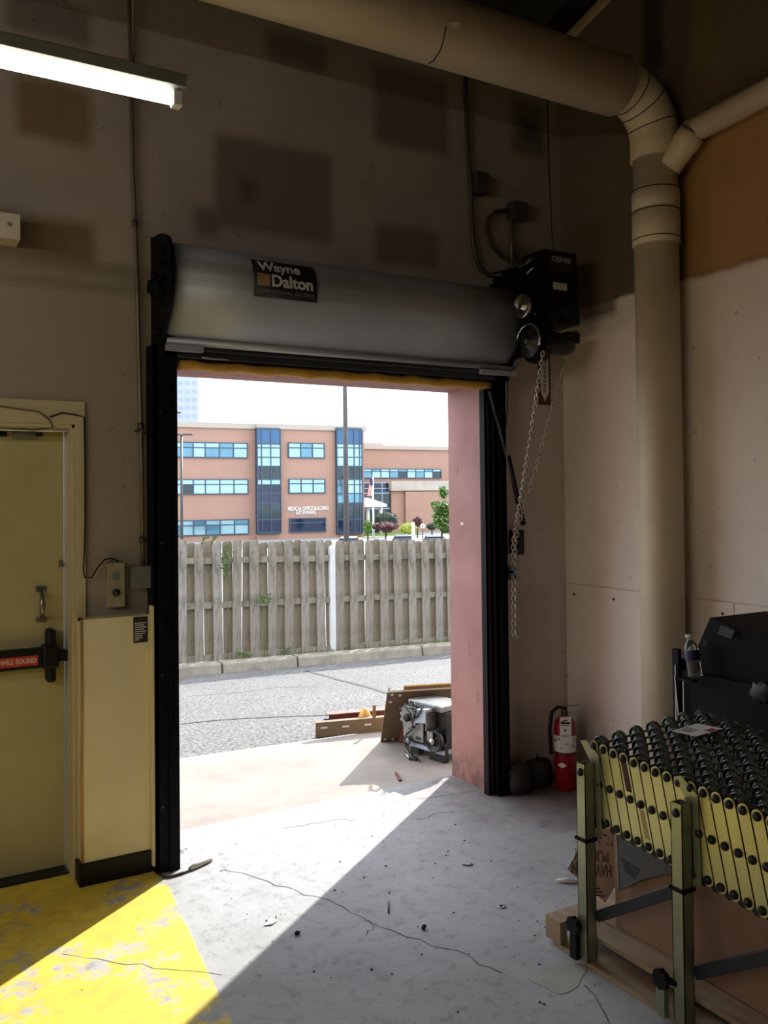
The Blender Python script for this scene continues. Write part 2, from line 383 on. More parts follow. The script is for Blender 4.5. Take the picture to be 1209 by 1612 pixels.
# plywood wainscot sheets on the right wall, each its own piece
pw = wall_mat('wainscot_paint', (232, 219, 210), (232, 219, 210), 9, [], 'Y')
for y0, y1 in ((2.885, 4.085), (1.66, 2.88), (.43, 1.655)):
    part('panel', MB().box(XR-.014, XR, y0, y1, .02, 1.16), pw, wall_right, bevel=.002)
for y in (4.03, 3.7, 3.3, 2.95): part('nail_head', MB().cyl((XR-.014, y, 1.1), (XR-.018, y, 1.1), .008, 8), M['seam'], wall_right)
struct('wall_left', MB().box(-6.6, -6.3, -5.3, YO, 0, 7.2), pm('left_wall_paint', (150, 142, 122), .8))
struct('wall_front', MB().box(-6.6, 4.0, -5.6, -5.3, 0, 7.3), pm('front_wall_paint', (140, 132, 116), .8))
rf = MB(); rf.prism([(-6.6, -5.6, zroof(-5.6)), (-6.6, YO, zroof(YO)), (-6.6, YO, zroof(YO)+.2), (-6.6, -5.6, zroof(-5.6)+.2)], (10.6, 0, 0))
ceil = struct('ceiling', rf, pm('roof_deck', (34, 32, 30), .8))
for k in range(6):
    x = -5.5+k*1.75
    part('joist', MB().bar((x, -5.2, zroof(-5.2)-.1), (x, 4.05, zroof(4.05)-.1), .1, .2), pm('joist_dark', (40, 38, 34), .8) if k == 0 else bpy.data.materials['joist_dark'], ceil)
# timber packing strip along the head of the right wall
struct('trim_1', MB().bar((XR-.02, -5.2, zroof(-5.2)-.06), (XR-.02, 4.1, zroof(4.1)-.06), .03, .05), M['pipe2'])

# pink painted reveal of the roller door opening
pk = MB(); pk.box(3.02, 3.09, 4.05, YO+.004, 0, 2.34); tp = struct('trim_2', pk, M['pink'])
part('sticker', MB().box(3.0195, 3.0201, 4.30, 4.325, 1.53, 1.545), M['paper'], tp)
struct('trim_3', MB().box(1.2, 3.02, 4.05, YO+.004, 2.34, 2.40), M['pink'])
struct('trim_4', MB().box(1.13, 1.2, 4.05, YO+.004, 0, 2.40), M['pink'])

# boxed chase left of the roller door with its black skirting and corner strips
ch = sroot('trim_5', (.9, 4.1, 0), 'cream boxed chase beside the roller door')
part('board', MB().box(.765, 1.068, 4.035, 4.05, .098, 1.172), M['cream'], ch, bevel=.002)
part('board', MB().box(.765, .778, 4.05, YW, .098, 1.172), M['cream'], ch)
part('board', MB().box(.765, 1.068, 4.05, YW, 1.160, 1.172), M['cream'], ch)
part('corner_edge', MB().tube([(.766, 4.034, .1), (.764, 4.033, .5), (.767, 4.034, .8), (.765, 4.033, 1.172)], .006, 6), M['tan_wood'], ch)
part('strip', MB().box(1.068, 1.098, 4.0, 4.05, .03, 1.215), M['cream'], ch, bevel=.003)
sk = MB(); sk.box(.755, 1.068, 4.022, 4.036, 0, .098); sk.box(.75, .764, 4.022, YW, 0, .098); struct('baseboard_left', sk, M['black_plastic'], .003)
wl = thing('warning_label', 'small black warning label with white lines and a triangle on the cream boxed chase', 'label', (1.03, 4.034, 1.06))
part('backing', MB().box(.994, 1.06, 4.0330, 4.0348, 1.048, 1.166), M['ink'], wl)
lab = MB()
for k, wd in enumerate((.054, .044, .054, .042, .052, .046, .036, .036, .02)): lab.box(1.0, 1.0+wd, 4.0322, 4.0330, 1.135-k*.0095, 1.139-k*.0095)
part('print', lab, M['letter'], wl)
part('triangle', MB().prism([(1.016, 4.0329, 1.145), (1.04, 4.0329, 1.145), (1.028, 4.0329, 1.161)], (0, -.0006, 0)), M['maroon'], wl)

# ------------------------------------------------------------------ left door
d1 = sroot('door_1', (.25, 4.28, 0), 'cream exit door with a panic bar')
dz = 2.023
part('leaf', MB().box(-.25, .735, 4.28, 4.325, .012, dz), M['door_cream'], d1, bevel=.002)
fr = MB(); fr.box(.741, .757, YW-.008, YO, 0, dz+.022); fr.box(-.27, .757, YW-.008, YO, dz+.006, dz+.022)
fr.box(.757, .80, YW-.014, YW, 0, 2.045); fr.box(-.32, .80, YW-.014, YW, 2.045, 2.15); fr.box(-.27, -.254, YW-.008, YO, 0, dz)
part('frame', fr, pm('frame_cream', (184, 172, 138), .5, 0, .1, 3), d1, bevel=.002)
part('threshold', MB().box(-.25, .74, 4.20, 4.34, 0, .011), M['dark_steel'], d1)
h = part('pull_handle', MB().tube([(.633, 4.272, 1.165), (.633, 4.235, 1.18), (.633, 4.225, 1.225), (.633, 4.235, 1.27), (.633, 4.272, 1.285)], [.008, .010, .013, .010, .008], 10), M['steel'], d1)
for z in (1.155, 1.297): part('handle_plate', MB().box(.61, .656, 4.272, 4.28, z-.013, z+.013), M['steel'], h, bevel=.004)
pb = part('panic_bar', MB().box(-.25, .655, 4.205, 4.262, .945, 1.035), M['black_plastic'], d1, bevel=.008)
lb = part('bar_label', MB().box(-.25, .61, 4.2035, 4.2055, .962, 1.006), M['red_label'], pb)
text('lettering', 'ALARM WILL SOUND', (.366, 4.2034, .974), (1, 0, 0), (0, 0, 1), .236, .022, M['letter'], pb, .012)
lc = MB(); lc.box(.628, .70, 4.19, 4.28, .94, 1.045); lc.box(.648, .687, 4.2, 4.28, .875, 1.115)
part('latch_case', lc, M['black_plastic'], d1, bevel=.012)
part('latch_tongue', MB().box(.70, .745, 4.22, 4.27, .965, 1.015), M['black_plastic'], d1, bevel=.004)
lk = MB(); lk.box(.712, .735, 4.262, 4.28, 1.395, 1.41); lk.cyl((.72, 4.28, 1.418), (.72, 4.258, 1.418), .008); part('lock', lk, M['steel'], d1)
sn = MB(); sn.box(.515, .61, 4.255, 4.28, 1.985, 2.018); part('contact_sensor', sn, M['grey_box'], d1, bevel=.003)
part('contact_magnet', MB().box(.455, .49, 4.262, 4.28, 1.995, 2.015), M['black_plastic'], d1)
part('strike', MB().box(.60, .64, 4.26, 4.28, 2.0, 2.014), M['black_plastic'], d1)
cb = [(-.3, 4.098, 2.118), (.2, 4.098, 2.108), (.45, 4.098, 2.112), (.6, 4.098, 2.095), (.645, 4.098, 2.06), (.66, 4.1, 2.03), (.6, 4.2, 2.022), (.45, 4.24, 2.03), (.1, 4.24, 2.03)]
single('sensor_cable', MB().tube(cb, .004, 6), M['conduit'], 'thin pale cable looped over the head of the cream exit door', 'cable')
cb2 = [(.648, 4.1, 2.075), (.7, 4.1, 2.095), (.755, 4.1, 2.088), (.795, 4.1, 2.08), (.797, 4.1, 1.9), (.797, 4.1, 1.6), (.792, 4.098, 1.46), (.785, 4.08, 1.39), (.79, 4.08, 1.355), (.82, 4.08, 1.352), (.85, 4.085, 1.40), (.88, 4.085, 1.432), (.91, 4.095, 1.435), (.945, 4.1, 1.42)]
single('control_cable', MB().tube(cb2, .0035, 6), M['black_plastic'], 'black wire dropping down the door frame and curling to the tan button station', 'cable')

# button station, junction box, conduit
t = thing('button_station', 'tan wall box with two round controls beside the exit door', 'switch box', (.925, YW, 1.21))
part('case', MB().box(.888, .966, 4.07, YW, 1.212, 1.415), M['tan_box'], t, bevel=.003)
part('cover_disc', MB().cyl((.927, 4.07, 1.353), (.927, 4.066, 1.353), .017), M['grey_box'], t)
part('push_button', MB().lathe([(.018, 0), (.018, .004), (.012, .006), (.012, .016), (0, .017)], (.927, 4.07, 1.278), (0, -1, 0)), M['dark_steel'], t)
t = thing('junction_box', 'square grey junction box at the foot of the tall conduit beside the roller door', 'junction box', (1.055, YW, 1.28))
part('case', MB().box(.995, 1.10, 4.06, YW, 1.295, 1.39), M['grey_box'], t, bevel=.003)
part('cover', MB().box(.992, 1.103, 4.056, 4.06, 1.292, 1.393), M['grey_box'], t)
for x, z in ((1.0, 1.30), (1.096, 1.385)): part('screw', MB().cyl((x, 4.056, z), (x, 4.053, z), .004, 8), M['steel'], t)
t = thing('conduit', 'tall vertical conduit rising from the grey junction box past the lamp', 'conduit', (1.05, YW, 1.39))
part('tube', MB().tube([(1.053, 4.09, 1.39), (1.05, 4.09, 1.9), (1.035, 4.09, 2.7), (1.015, 4.09, 3.3), (1.0, 4.09, 4.6)], .011, 8), M['conduit'], t)
for z, x in ((1.50, 1.052), (2.03, 1.047), (2.98, 1.026)): part('coupling', MB().cyl((x, 4.09, z), (x, 4.09, z+.03), .015), M['dark_conduit'], t)
part('clip', MB().box(1.025, 1.07, 4.08, YW, 2.02, 2.03), M['dark_conduit'], t)

# wall box at the left edge
t = thing('wall_light_box', 'pale box on the wall at the left edge below the strip lamp', 'emergency light', (.42, YW, 2.83))
part('case', MB().box(.30, .515, 3.99, YW, 2.82, 2.93), M['offwhite'], t, bevel=.004)
part('button', MB().cyl((.47, 3.99, 2.88), (.47, 3.985, 2.88), .009), M['grey_box'], t)

# strip lamp: the seen one, then unseen ones added to brighten the hall
def strip_lamp(x1, y, z, label, glow='tube_glow'):
    t = thing('strip_lamp', label, 'lamp', (x1-.61, y, z), 'fluorescent strip lamps')
    b = MB(); b.prism([(x1-1.22, y-.036, z+.042), (x1-1.22, y-.030, z+.02), (x1-1.22, y-.012, z+.014), (x1-1.22, y+.012, z+.014), (x1-1.22, y+.030, z+.02), (x1-1.22, y+.036, z+.042)], (1.22, 0, 0))
    part('housing', b, M['grey_box'], t)
    part('top_cover', MB().box(x1-1.222, x1+.002, y-.040, y+.040, z+.042, z+.046), M['grey_box'], t)
    part('tube', MB().cyl((x1-1.19, y, z-.006), (x1-.03, y, z-.006), .0127, 14), M[glow], t)
    for x in (x1-1.205, x1-.015):
        s_ = part('socket', MB().box(x-.012, x+.012, y-.016, y+.016, z-.022, z+.016), M['white'], t, bevel=.003)
    for x in (x1-1.1, x1-.12):
        part('hanger', MB().cyl((x, y, z+.046), (x, y, zroof(y)-.01), .003, 6), M['steel'], t)
    return t
strip_lamp(.645, 2.1, 2.69, 'single tube strip lamp glowing at the upper left beside the door wall')
for x, y, n in ((-.9, 2.1, 'next in line with the seen lamp'), (-2.4, 2.1, 'third in line with the seen lamp'), (-4.0, 2.1, 'last in line with the seen lamp'),
                (-1.6, .4, 'first of the second row'), (-3.2, .4, 'second of the second row'), (-4.8, .4, 'last of the second row')):
    strip_lamp(x, y, 2.69, 'unseen strip lamp added for fill left of the viewer, ' + n, 'tube_glow' if x > -1 else 'tube_fill')

# ------------------------------------------------------------------ roller door
rd = sroot('door_2', (2.1, 4.05, 0), 'rolled up steel roller door over the open loading bay')
hp = [(4.11, 2.90), (4.03, 2.90), (3.95, 2.885), (3.88, 2.855), (3.83, 2.80), (3.806, 2.73), (3.808, 2.66), (3.836, 2.585), (3.888, 2.515), (3.942, 2.462), (3.962, 2.438)]
hv = MB(); n = len(hp)
for x in (1.125, 3.10): hv.v += [(x, y, z) for y, z in hp]
hv.f += [(i, i+1, n+i+1, n+i) for i in range(n-1)]; hv.sm += [True]*(n-1)
ho = part('hood', hv, M['galv'], rd); md = ho.modifiers.new('solid', 'SOLIDIFY'); md.thickness = .002
ms = ho.modifiers.new('sub', 'SUBSURF'); ms.levels = ms.render_levels = 2; ms.subdivision_type = 'CATMULL_CLARK'
ho.modifiers.move(1, 0)
for x in (1.105, 3.10):
    pts = [(x, 4.115, 2.36), (x, 3.97, 2.36)] + [(x, y-.025, z+(.03 if z > 2.75 else 0)) for y, z in reversed(hp)] + [(x, 4.115, 2.95)]
    ep = part('end_plate', MB().prism(pts, (.02, 0, 0)), M['black_steel'], rd)
    if x < 2:
        bo = MB()
        for y, z, l in ((3.90, 2.83, .035), (3.88, 2.77, .04), (3.9, 2.70, .028), (3.89, 2.65, .04), (3.92, 2.6, .03), (3.95, 2.47, .04)): bo.cyl((x, y, z), (x-l, y, z), .010, 8); bo.cyl((x, y, z), (x-.015, y, z), .017, 6)
        part('bolts', bo, M['black_steel'], ep)
        part('bearing', MB().lathe([(.06, 0), (.06, .02), (.035, .03), (.03, .045), (0, .046)], (x, 3.99, 2.68), (-1, 0, 0)), M['black_steel'], ep)
part('hood_lip', MB().tube([(1.13, 3.955, 2.432), (3.15, 3.955, 2.432)], .018, 12), M['galv'], rd)
bb = MB(); bb.box(1.14, 3.14, 3.955, 3.985, 2.395, 2.41); bb.box(1.15, 3.13, 3.985, 4.03, 2.365, 2.43)
part('bottom_bar', bb, M['dark_tube'], rd, bevel=.003)
part('end_bracket', MB().box(1.125, 1.30, 3.93, 3.955, 2.385, 2.412), M['galv'], rd)
part('end_bracket', MB().box(2.90, 3.15, 3.93, 3.955, 2.385, 2.412), M['galv'], rd)
part('lift_handle', MB().tube([(1.30, 3.97, 2.37), (1.30, 3.955, 2.365), (1.43, 3.955, 2.365), (1.43, 3.97, 2.37)], .006, 8), M['steel'], rd)
cu = MB(); cu.box(1.17, 3.05, 4.035, 4.05, 2.325, 2.5); part('curtain_slat', cu, M['dark_tube'], rd)
ys = [(1.19+1.85*i/24, 4.03, 2.334+.004*math.sin(i*1.9)+.002*rnd.random()) for i in range(25)]
part('weather_seal', MB().tube(ys, [.023+.003*math.sin(i*2.3) for i in range(25)], 12), M['yellow_seal'], rd)
for side in (0, 1):
    g = MB()
    if side == 0:
        g.box(1.08, 1.19, 3.985, 4.0, 0, 2.42); g.box(1.175, 1.19, 4.0, 4.05, 0, 2.35); g.box(1.08, 1.095, 3.985, 4.115, 0, 2.42); g.box(1.14, 1.15, 3.97, 3.985, 0, 2.36)
    else:
        g.box(2.985, 3.0, 4.03, 4.075, 0, 2.345); g.box(3.0, 3.03, 4.06, 4.075, 0, 2.35); g.box(3.03, 3.045, 3.985, 4.075, 0, 2.36); g.box(3.03, 3.105, 3.985, 4.0, 0, 2.42); g.box(3.09, 3.105, 3.985, 4.115, 0, 2.42)
    gd = part('guide', g, M['black_steel'], rd)
    if side:
        part('guide_seam', MB().box(3.008, 3.014, 4.05, 4.061, .05, 2.3), M['dark_steel'], gd)
        for z in (.35, .85, 1.35, 1.85): part('bolt', MB().cyl((3.0155, 4.06, z), (3.0155, 4.05, z), .008, 8), M['dark_steel'], gd)
    else:
        for z in (.3, .9, 1.5, 2.1): part('bolt', MB().cyl((1.11, 3.985, z), (1.11, 3.977, z), .009, 8), M['dark_steel'], gd)
# maker's label on the hood
lp = [atY(396, 409, 3.825), atY(495, 428, 3.825), atY(495, 479, 3.822), atY(397, 465, 3.822)]
nl = thing('hood_label', 'dark blue maker label with white lettering on the grey roller hood', 'label', (lp[0]+lp[2])/2)
x0, x1 = lp[0].x, lp[1].x
def hood_y(z): return float(np.interp(z, [p[1] for p in hp[::-1]], [p[0] for p in hp[::-1]]))
# the sheet follows the hood's curve
zs = [2.645+(2.828-2.645)*i/6 for i in range(7)]; sh = MB()
for z in zs: sh.v += [(x0, hood_y(z)-.012, z), (x1, hood_y(z)-.012, z)]
sh.f = [(2*i, 2*i+1, 2*i+3, 2*i+2) for i in range(6)]; sh.sm = [True]*6
so = part('sheet', sh, M['navy_label'], nl); so.modifiers.new('solid', 'SOLIDIFY').thickness = .001
W = x1-x0
def hood_text(body, u, wd, z0, hgt, mat, bold, sp=1.0):
    y0, y1 = hood_y(z0)-.0195, hood_y(z0+hgt)-.0195; up = Vector((0, y1-y0, hgt))
    text('lettering', body, (x0+u*W, y0-.0005, z0), (1, 0, 0), up, wd*W, up.length, mat, nl, bold, .0012, sp)
hood_text('Wayne', .08, .66, 2.756, .060, M['letter'], .028)
hood_text('Dalton', .27, .65, 2.695, .060, M['letter'], .028)
hood_text('COMMERCIAL DOORS', .03, .90, 2.664, .016, M['letter_grey'], 0, 1.25)
lg = MB()
for k in range(7):
    z = 2.697+k*.0085; lg.box(x0+.05*W, x0+.24*W, hood_y(z)-.0165, hood_y(z)-.0125, z, z+.006)
part('emblem', lg, M['gold'], nl)

# ------------------------------------------------------------------ door operator with its gear and chain
op = thing('door_operator', 'black electric door operator hung beside the roller hood', 'motor', (3.24, 3.85, 2.45))
part('bracket_plate', MB().prism([(3.122, 3.68, 2.50), (3.122, 3.66, 2.98), (3.122, 4.11, 3.02), (3.122, 4.11, 2.46)], (.012, 0, 0)), M['black_steel'], op)
part('control_case', MB().prism([(3.17, 3.70, 2.66), (3.42, 3.70, 2.66), (3.42, 3.70, 2.9), (3.40, 3.70, 3.065), (3.165, 3.70, 3.065)], (0, .2, 0)), M['black_plastic'], op, bevel=.006)
fpl = part('face_plate', MB().box(3.20, 3.37, 3.697, 3.70, 2.95, 3.04), pm('dark_maroon', (40, 18, 20), .5), op, bevel=.012)
text('lettering', 'GENIE', (3.215, 3.6968, 3.0), (1, 0, 0), (0, 0, 1), .14, .03, M['letter_grey'], fpl, .02)
part('rating_label', MB().box(3.225, 3.325, 3.698, 3.70, 2.845, 2.885), M['offwhite'], op)
part('plug', MB().lathe([(.03, 0), (.03, .006), (.022, .008), (0, .008)], (3.32, 3.70, 2.73), (0, -1, 0)), M['dark_steel'], op)
pu = part('pulley', MB().lathe([(.01, .035), (.02, .035), (.022, .015), (.052, .012), (.062, .03), (.066, .03), (.066, 0), (.0, 0)], (3.075, 3.76, 2.745), (-1, 0, 0), 24), M['bright_steel'], op)
sp_ = MB(); sp_.lathe([(.015, .03), (.03, .03), (.035, .01), (.085, .008), (.085, -.008), (0, -.008)], (3.09, 3.74, 2.545), (-1, 0, 0), 24)
part('chain_wheel', sp_, M['dark_steel'], op)
cg = MB(); cg.tube([(3.075, 3.74+.1*math.cos(a), 2.545+.1*math.sin(a)) for a in np.linspace(PI*.1, PI*1.1, 9)], .008, 6); part('chain_guide', cg, M['bright_steel'], op)
part('gear_case', MB().cyl((3.12, 3.74, 2.545), (3.16, 3.74, 2.545), .115, 20), M['black_plastic'], op)
part('motor', MB().lathe([(0, 0), (.055, 0), (.062, .02), (.062, .2), (.05, .235), (0, .24)], (3.16, 3.76, 2.555), (1, 0, 0), 20), M['dark_steel'], op)
part('terminal_cap', MB().box(3.33, 3.42, 3.70, 3.78, 2.56, 2.62), M['black_plastic'], op, bevel=.006)
part('motor_lead', MB().tube([(3.2, 3.69, 2.66), (3.2, 3.68, 2.60), (3.26, 3.67, 2.585), (3.35, 3.68, 2.6), (3.38, 3.69, 2.62)], .008, 8), M['black_plastic'], op)
part('shaft', MB().cyl((3.06, 3.74, 2.545), (3.16, 3.74, 2.545), .014), M['bright_steel'], op)
bo = MB()
for y, z in ((3.80, 2.66), (3.72, 2.70), (3.86, 2.60), (3.72, 2.53)): bo.cyl((3.122, y, z), (3.10, y, z), .009, 6)
part('bolts', bo, M['bright_steel'], op)
part('grounding_wire', MB().tube([(3.10, 3.78, 2.93), (3.12, 3.76, 2.955), (3.15, 3.70, 2.985), (3.17, 3.695, 3.0)], .006, 6), M['bright_steel'], op)
wirep = [(3.09, 3.80, 2.47), (3.1, 3.86, 2.44), (3.11, 3.93, 2.41), (3.13, 3.99, 2.395), (3.13, 4.0, 2.2), (3.135, 4.06, 1.9), (3.16, 4.08, 1.7), (3.17, 4.09, 1.5)]
single('limit_wire', MB().tube(wirep, .003, 5), M['black_plastic'], 'thin black wire running down from the operator beside the right door guide', 'wire')
single('hanger_wire', MB().tube([(3.30, 3.78, 3.066), (3.31, 3.80, 3.2), (3.32, 3.83, 3.6), (3.33, 3.85, 4.58)], [.0025, .0025, .004, .006], 6), M['black_plastic'], 'dark drop wire hanging from the roof to the top of the door operator', 'wire')

# chain
def chain_mesh(path, pitch, wr, lr):
    P = [Vector(p) for p in path]; seg = []; mb = MB(); acc = 0; k = 0
    L = [0]
    for a, b in zip(P, P[1:]): L.append(L[-1]+(b-a).length)
    s = 0
    while s < L[-1]:
        i = max(j for j in range(len(P)-1) if L[j] <= s); u = (s-L[i])/(L[i+1]-L[i]); p = P[i].lerp(P[i+1], u); t_ = (P[i+1]-P[i]).normalized()
        a = Vector((.75, -.66, 0)); a = (a-t_*a.dot(t_)).normalized(); b = t_.cross(a)
        if k % 2: a = b
        ring = [p + t_*(math.sin(q)*pitch*.78) + a*(math.cos(q)*lr) for q in np.linspace(0, 2*PI, 9)]
        mb.tube(ring, wr, 4, False); s += pitch; k += 1
    return mb
c1, c2 = Vector((3.11, 3.66, 2.47)), Vector((3.36, 3.76, 2.47)); low = Vector((3.125, 3.96, 1.43))
hang = [(3.125, 3.955, 1.43), (3.118, 3.955, 1.2), (3.115, 3.955, .9)]
def sag(a, b, k, n=8): return [a.lerp(b, i/n) + Vector((0, 0, -k*math.sin(PI*i/n))) for i in range(n+1)]
single('hand_chain', chain_mesh(sag(c1, low, .03)+hang[1:]+[(3.125, 3.945, .9), (3.13, 3.945, 1.2), (3.135, 3.95, 1.43)]+sag(low, c2, .03)[1:], .024, .0036, .0092), M['chain'],
       'long steel hand chain looping from the door operator down the right door guide', 'chain')
kp = MB(); kp.box(3.106, 3.14, 3.935, 3.985, 1.26, 1.275); kp.box(3.106, 3.112, 3.935, 4.0, 1.22, 1.30); single('chain_keeper', kp, M['steel'], 'small steel keeper holding the hand chain at the right door guide', 'bracket')

# coiled cord from the seal to the wall
cc = []
A, B = Vector((3.0, 4.0, 2.30)), Vector((3.105, 3.955, 1.86))
for i in range(241):
    q = i/240; p = A.lerp(B, q); an = i*2*PI/6; cc.append(p+Vector((math.cos(an)*.007, 0, 0)) + Vector((0, math.sin(an)*.007, 0)))
co_ = thing('coiled_cord', 'black coiled cord slanting from the yellow seal across the right door guide', 'cord', (3.1, 3.96, 1.5))
part('coil', MB().tube(cc, .0022, 4), M['steel'], co_)
part('sleeve', MB().tube([(3.10, 3.955, 1.93), (3.135, 3.955, 1.78), (3.17, 3.955, 1.64), (3.20, 3.955, 1.535)], [.011, .014, .016, .017], 10), M['black_plastic'], co_)

# conduits and boxes above the hood
t = thing('upper_junction_box', 'grey box on the conduit above the roller hood, left of the pair', 'junction box', (3.0, YW, 3.47), 'boxes above the hood')
part('case', MB().box(2.96, 3.055, 4.04, YW, 3.455, 3.575), M['dark_conduit'], t, bevel=.004)
t = thing('upper_junction_box', 'grey box above the roller hood, right of the pair, nearest the door operator', 'junction box', (3.28, YW, 3.36), 'boxes above the hood')
part('case', MB().box(3.235, 3.34, 4.04, YW, 3.345, 3.45), M['dark_conduit'], t, bevel=.004)
def ywp(*pp, y=4.085): return [tuple(atY(a, b, y)) for a, b in pp]
single('flexible_conduit', MB().tube(ywp((732, 115), (734, 180), (737, 250), (741, 290), (742, 330), (744, 375), (749, 405), (757, 425), (772, 434)) + [tuple(atY(800, 432, 4.0)), tuple(atY(822, 420, 3.85)), tuple(atY(838, 407, 3.76))], .0135, 8),
       M['dark_conduit'], 'long grey conduit dropping through the left box and curving to the operator', 'conduit')
single('flexible_conduit', MB().tube(ywp((800, 331), (780, 333), (768, 345), (765, 365), (772, 385), (788, 403), (806, 413)) + [tuple(atY(824, 420, 4.0))], .0125, 8),
       M['dark_conduit'], 'short looped grey conduit from the right box above the hood', 'conduit')
single('rigid_conduit', MB().tube(ywp((805, 342), (805, 380), (806, 425)), .014, 8), M['conduit'], 'short straight conduit below the right box above the hood', 'conduit')
single('wall_conduit', MB().tube([(3.165, 4.09, 2.36), (3.165, 4.09, 1.56)], .011, 8), M['conduit'], 'vertical conduit on the wall just right of the right door guide', 'conduit')

# sign, switch plates
t = thing('extinguisher_sign', 'narrow white fire extinguisher sign with a maroon border and down arrow behind the chains', 'sign', (3.5, YW, 2.26))
sx0, sx1, sz0, sz1 = 3.462, 3.552, 2.255, 2.70
part('board', MB().box(sx0, sx1, 4.112, YW, sz0, sz1), M['maroon'], t)
part('face', MB().prism([(sx0+.014, 4.111, sz1-.012), (sx1-.014, 4.111, sz1-.012), (sx1-.014, 4.111, 2.33), ((sx0+sx1)/2, 4.111, 2.275), (sx0+.014, 4.111, 2.33)], (0, .001, 0)), M['paper'], t)
word = 'EXTINGUISHER'
for k, chh in enumerate(word):
    z = 2.665-k*.0285
    text('lettering', chh, ((sx0+sx1)/2-(.004 if chh == 'I' else .010), 4.1108, z-.022), (1, 0, 0), (0, 0, 1), .008 if chh == 'I' else .02, .021, M['ink'], t, .02)
t = thing('switch_plate', 'blank pale plate on the wall beside the coiled cord end', 'switch', (3.34, YW, 1.50)); part('plate', MB().box(3.298, 3.368, 4.112, YW, 1.505, 1.615), M['offwhite'], t, bevel=.003)
part('toggle', MB().box(3.328, 3.338, 4.10, 4.112, 1.55, 1.57), M['offwhite'], t)
t = thing('push_button_box', 'black three button door control below the pale plate', 'switch', (3.26, YW, 1.35)); part('case', MB().box(3.225, 3.30, 4.07, YW, 1.355, 1.50), M['black_plastic'], t, bevel=.006)
for z in (1.39, 1.428, 1.466): part('button', MB().cyl((3.262, 4.07, z), (3.262, 4.063, z), .012), M['dark_steel'], t)
t = thing('outlet', 'pale double outlet plate above the wall panel beside the right door guide', 'outlet', (3.27, YW, 1.17)); part('plate', MB().box(3.232, 3.302, 4.112, YW, 1.18, 1.295), M['offwhite'], t, bevel=.003)
for z in (1.215, 1.26): part('socket', MB().cyl((3.267, 4.112, z), (3.267, 4.109, z), .014), M['dark_steel'], t)

# ------------------------------------------------------------------ pipes
PX, PYc = 3.515, 3.22
pv = thing('vertical_drain_pipe', 'fat cream painted pipe standing against the right wall from floor to elbow', 'pipe', (PX, PYc, 0))
part('tube', MB().cyl((PX, PYc, 0), (PX, PYc, 3.6), .113, 32), M['pipe'], pv)
part('fitting', MB().lathe([(.113, 3.0), (.122, 3.005), (.122, 3.17), (.116, 3.175), (.116, 3.18), (.122, 3.185), (.122, 3.28), (.113, 3.285)], (PX, PYc, 0), (0, 0, 1), 32), M['pipe'], pv)
for z in (3.03, 3.175, 3.285, 3.49): part('joint', MB().lathe([(.1195 if z < 3.4 else .1145, z-.003), (.1235 if z < 3.4 else .117, z-.002), (.1235 if z < 3.4 else .117, z+.002), (.1195 if z < 3.4 else .1145, z+.003)], (PX, PYc, 0), (0, 0, 1), 32), M['seam'] if z != 3.49 else M['pipe2'], pv)
el = MB(); ac = [(PX-.25+.25*math.cos(a), PYc, 3.545+.245*math.sin(a)) for a in np.linspace(0, PI/2, 10)]
el.tube([(PX, PYc, 3.45)]+ac+[(PX-.34, PYc, 3.79)], .125, 28)
elo = part('elbow', el, M['pipe'], pv)
for a in (.12*PI, .27*PI, .4*PI):
    p = Vector((PX-.25+.25*math.cos(a), PYc, 3.545+.245*math.sin(a))); tt = Vector((-math.sin(a), 0, math.cos(a)))
    part('joint', MB().lathe([(.125, -.003), (.1275, -.002), (.1275, .002), (.125, .003)], p, tt, 28), M['seam'], elo)
hpz = 3.785
ph = thing('overhead_pipe', 'thick cream overhead pipe crossing along the door wall into the elbow', 'pipe', (1, PYc, hpz))
part('jacket', MB().tube([(-6.25, PYc, hpz+.02), (1.0, PYc, hpz+.005), (PX-.27, PYc, hpz)], .148, 36), M['pipe'], ph)
part('torn_flap', MB().prism([tuple(atY(706, 36, PYc-.15)), tuple(atY(722, 34, PYc-.16)), tuple(atY(724, 40, PYc-.155)), tuple(atY(714, 48, PYc-.15))], (0, -.004, -.002)), M['pipe2'], ph)
part('torn_seam', MB().tube([tuple(atY(a, b, PYc-.149+(.012 if b > 70 else 0))) for a, b in ((702, 42), (699, 60), (694, 78), (683, 95), (675, 100))], .003, 5), M['seam'], ph)
for x in (-3.5, 0.2):
    part('hanger', MB().cyl((x, PYc, hpz+.14), (x, PYc, zroof(PYc)-.01), .006, 6), M['dark_steel'], ph)
ps = thing('branch_pipe', 'thinner pale pipe along the right wall dropping into the fat vertical pipe', 'pipe', (3.58, 2.0, 3.5))
part('tube', MB().tube([(3.575, -5.2, 3.9), (3.575, 1.0, 3.665), (3.575, 3.03, 3.545)], .061, 24), M['pipe2'], ps)
el = part('elbow', MB().lathe([(.061, 0), (.072, .004), (.072, .07), (.066, .075), (.066, .2), (.0, .2)], (3.575, 3.02, 3.54), Vector((-.06, .13, -.17)), 24), M['pipe2'], ps)
part('collar', MB().lathe([(.0725, .0), (.075, .003), (.075, .008), (.0725, .011)], (3.575, 3.02, 3.54), Vector((-.06, .13, -.17)), 24), M['seam'], ps)
part('bend', MB().ball((3.575, 3.03, 3.545), .063, 16, 10), M['pipe2'], ps)
for y in (.5, -3): part('hanger', MB().cyl((3.575, y, 3.72), (3.575, y, zroof(y)-.01), .005, 6), M['dark_steel'], ps)

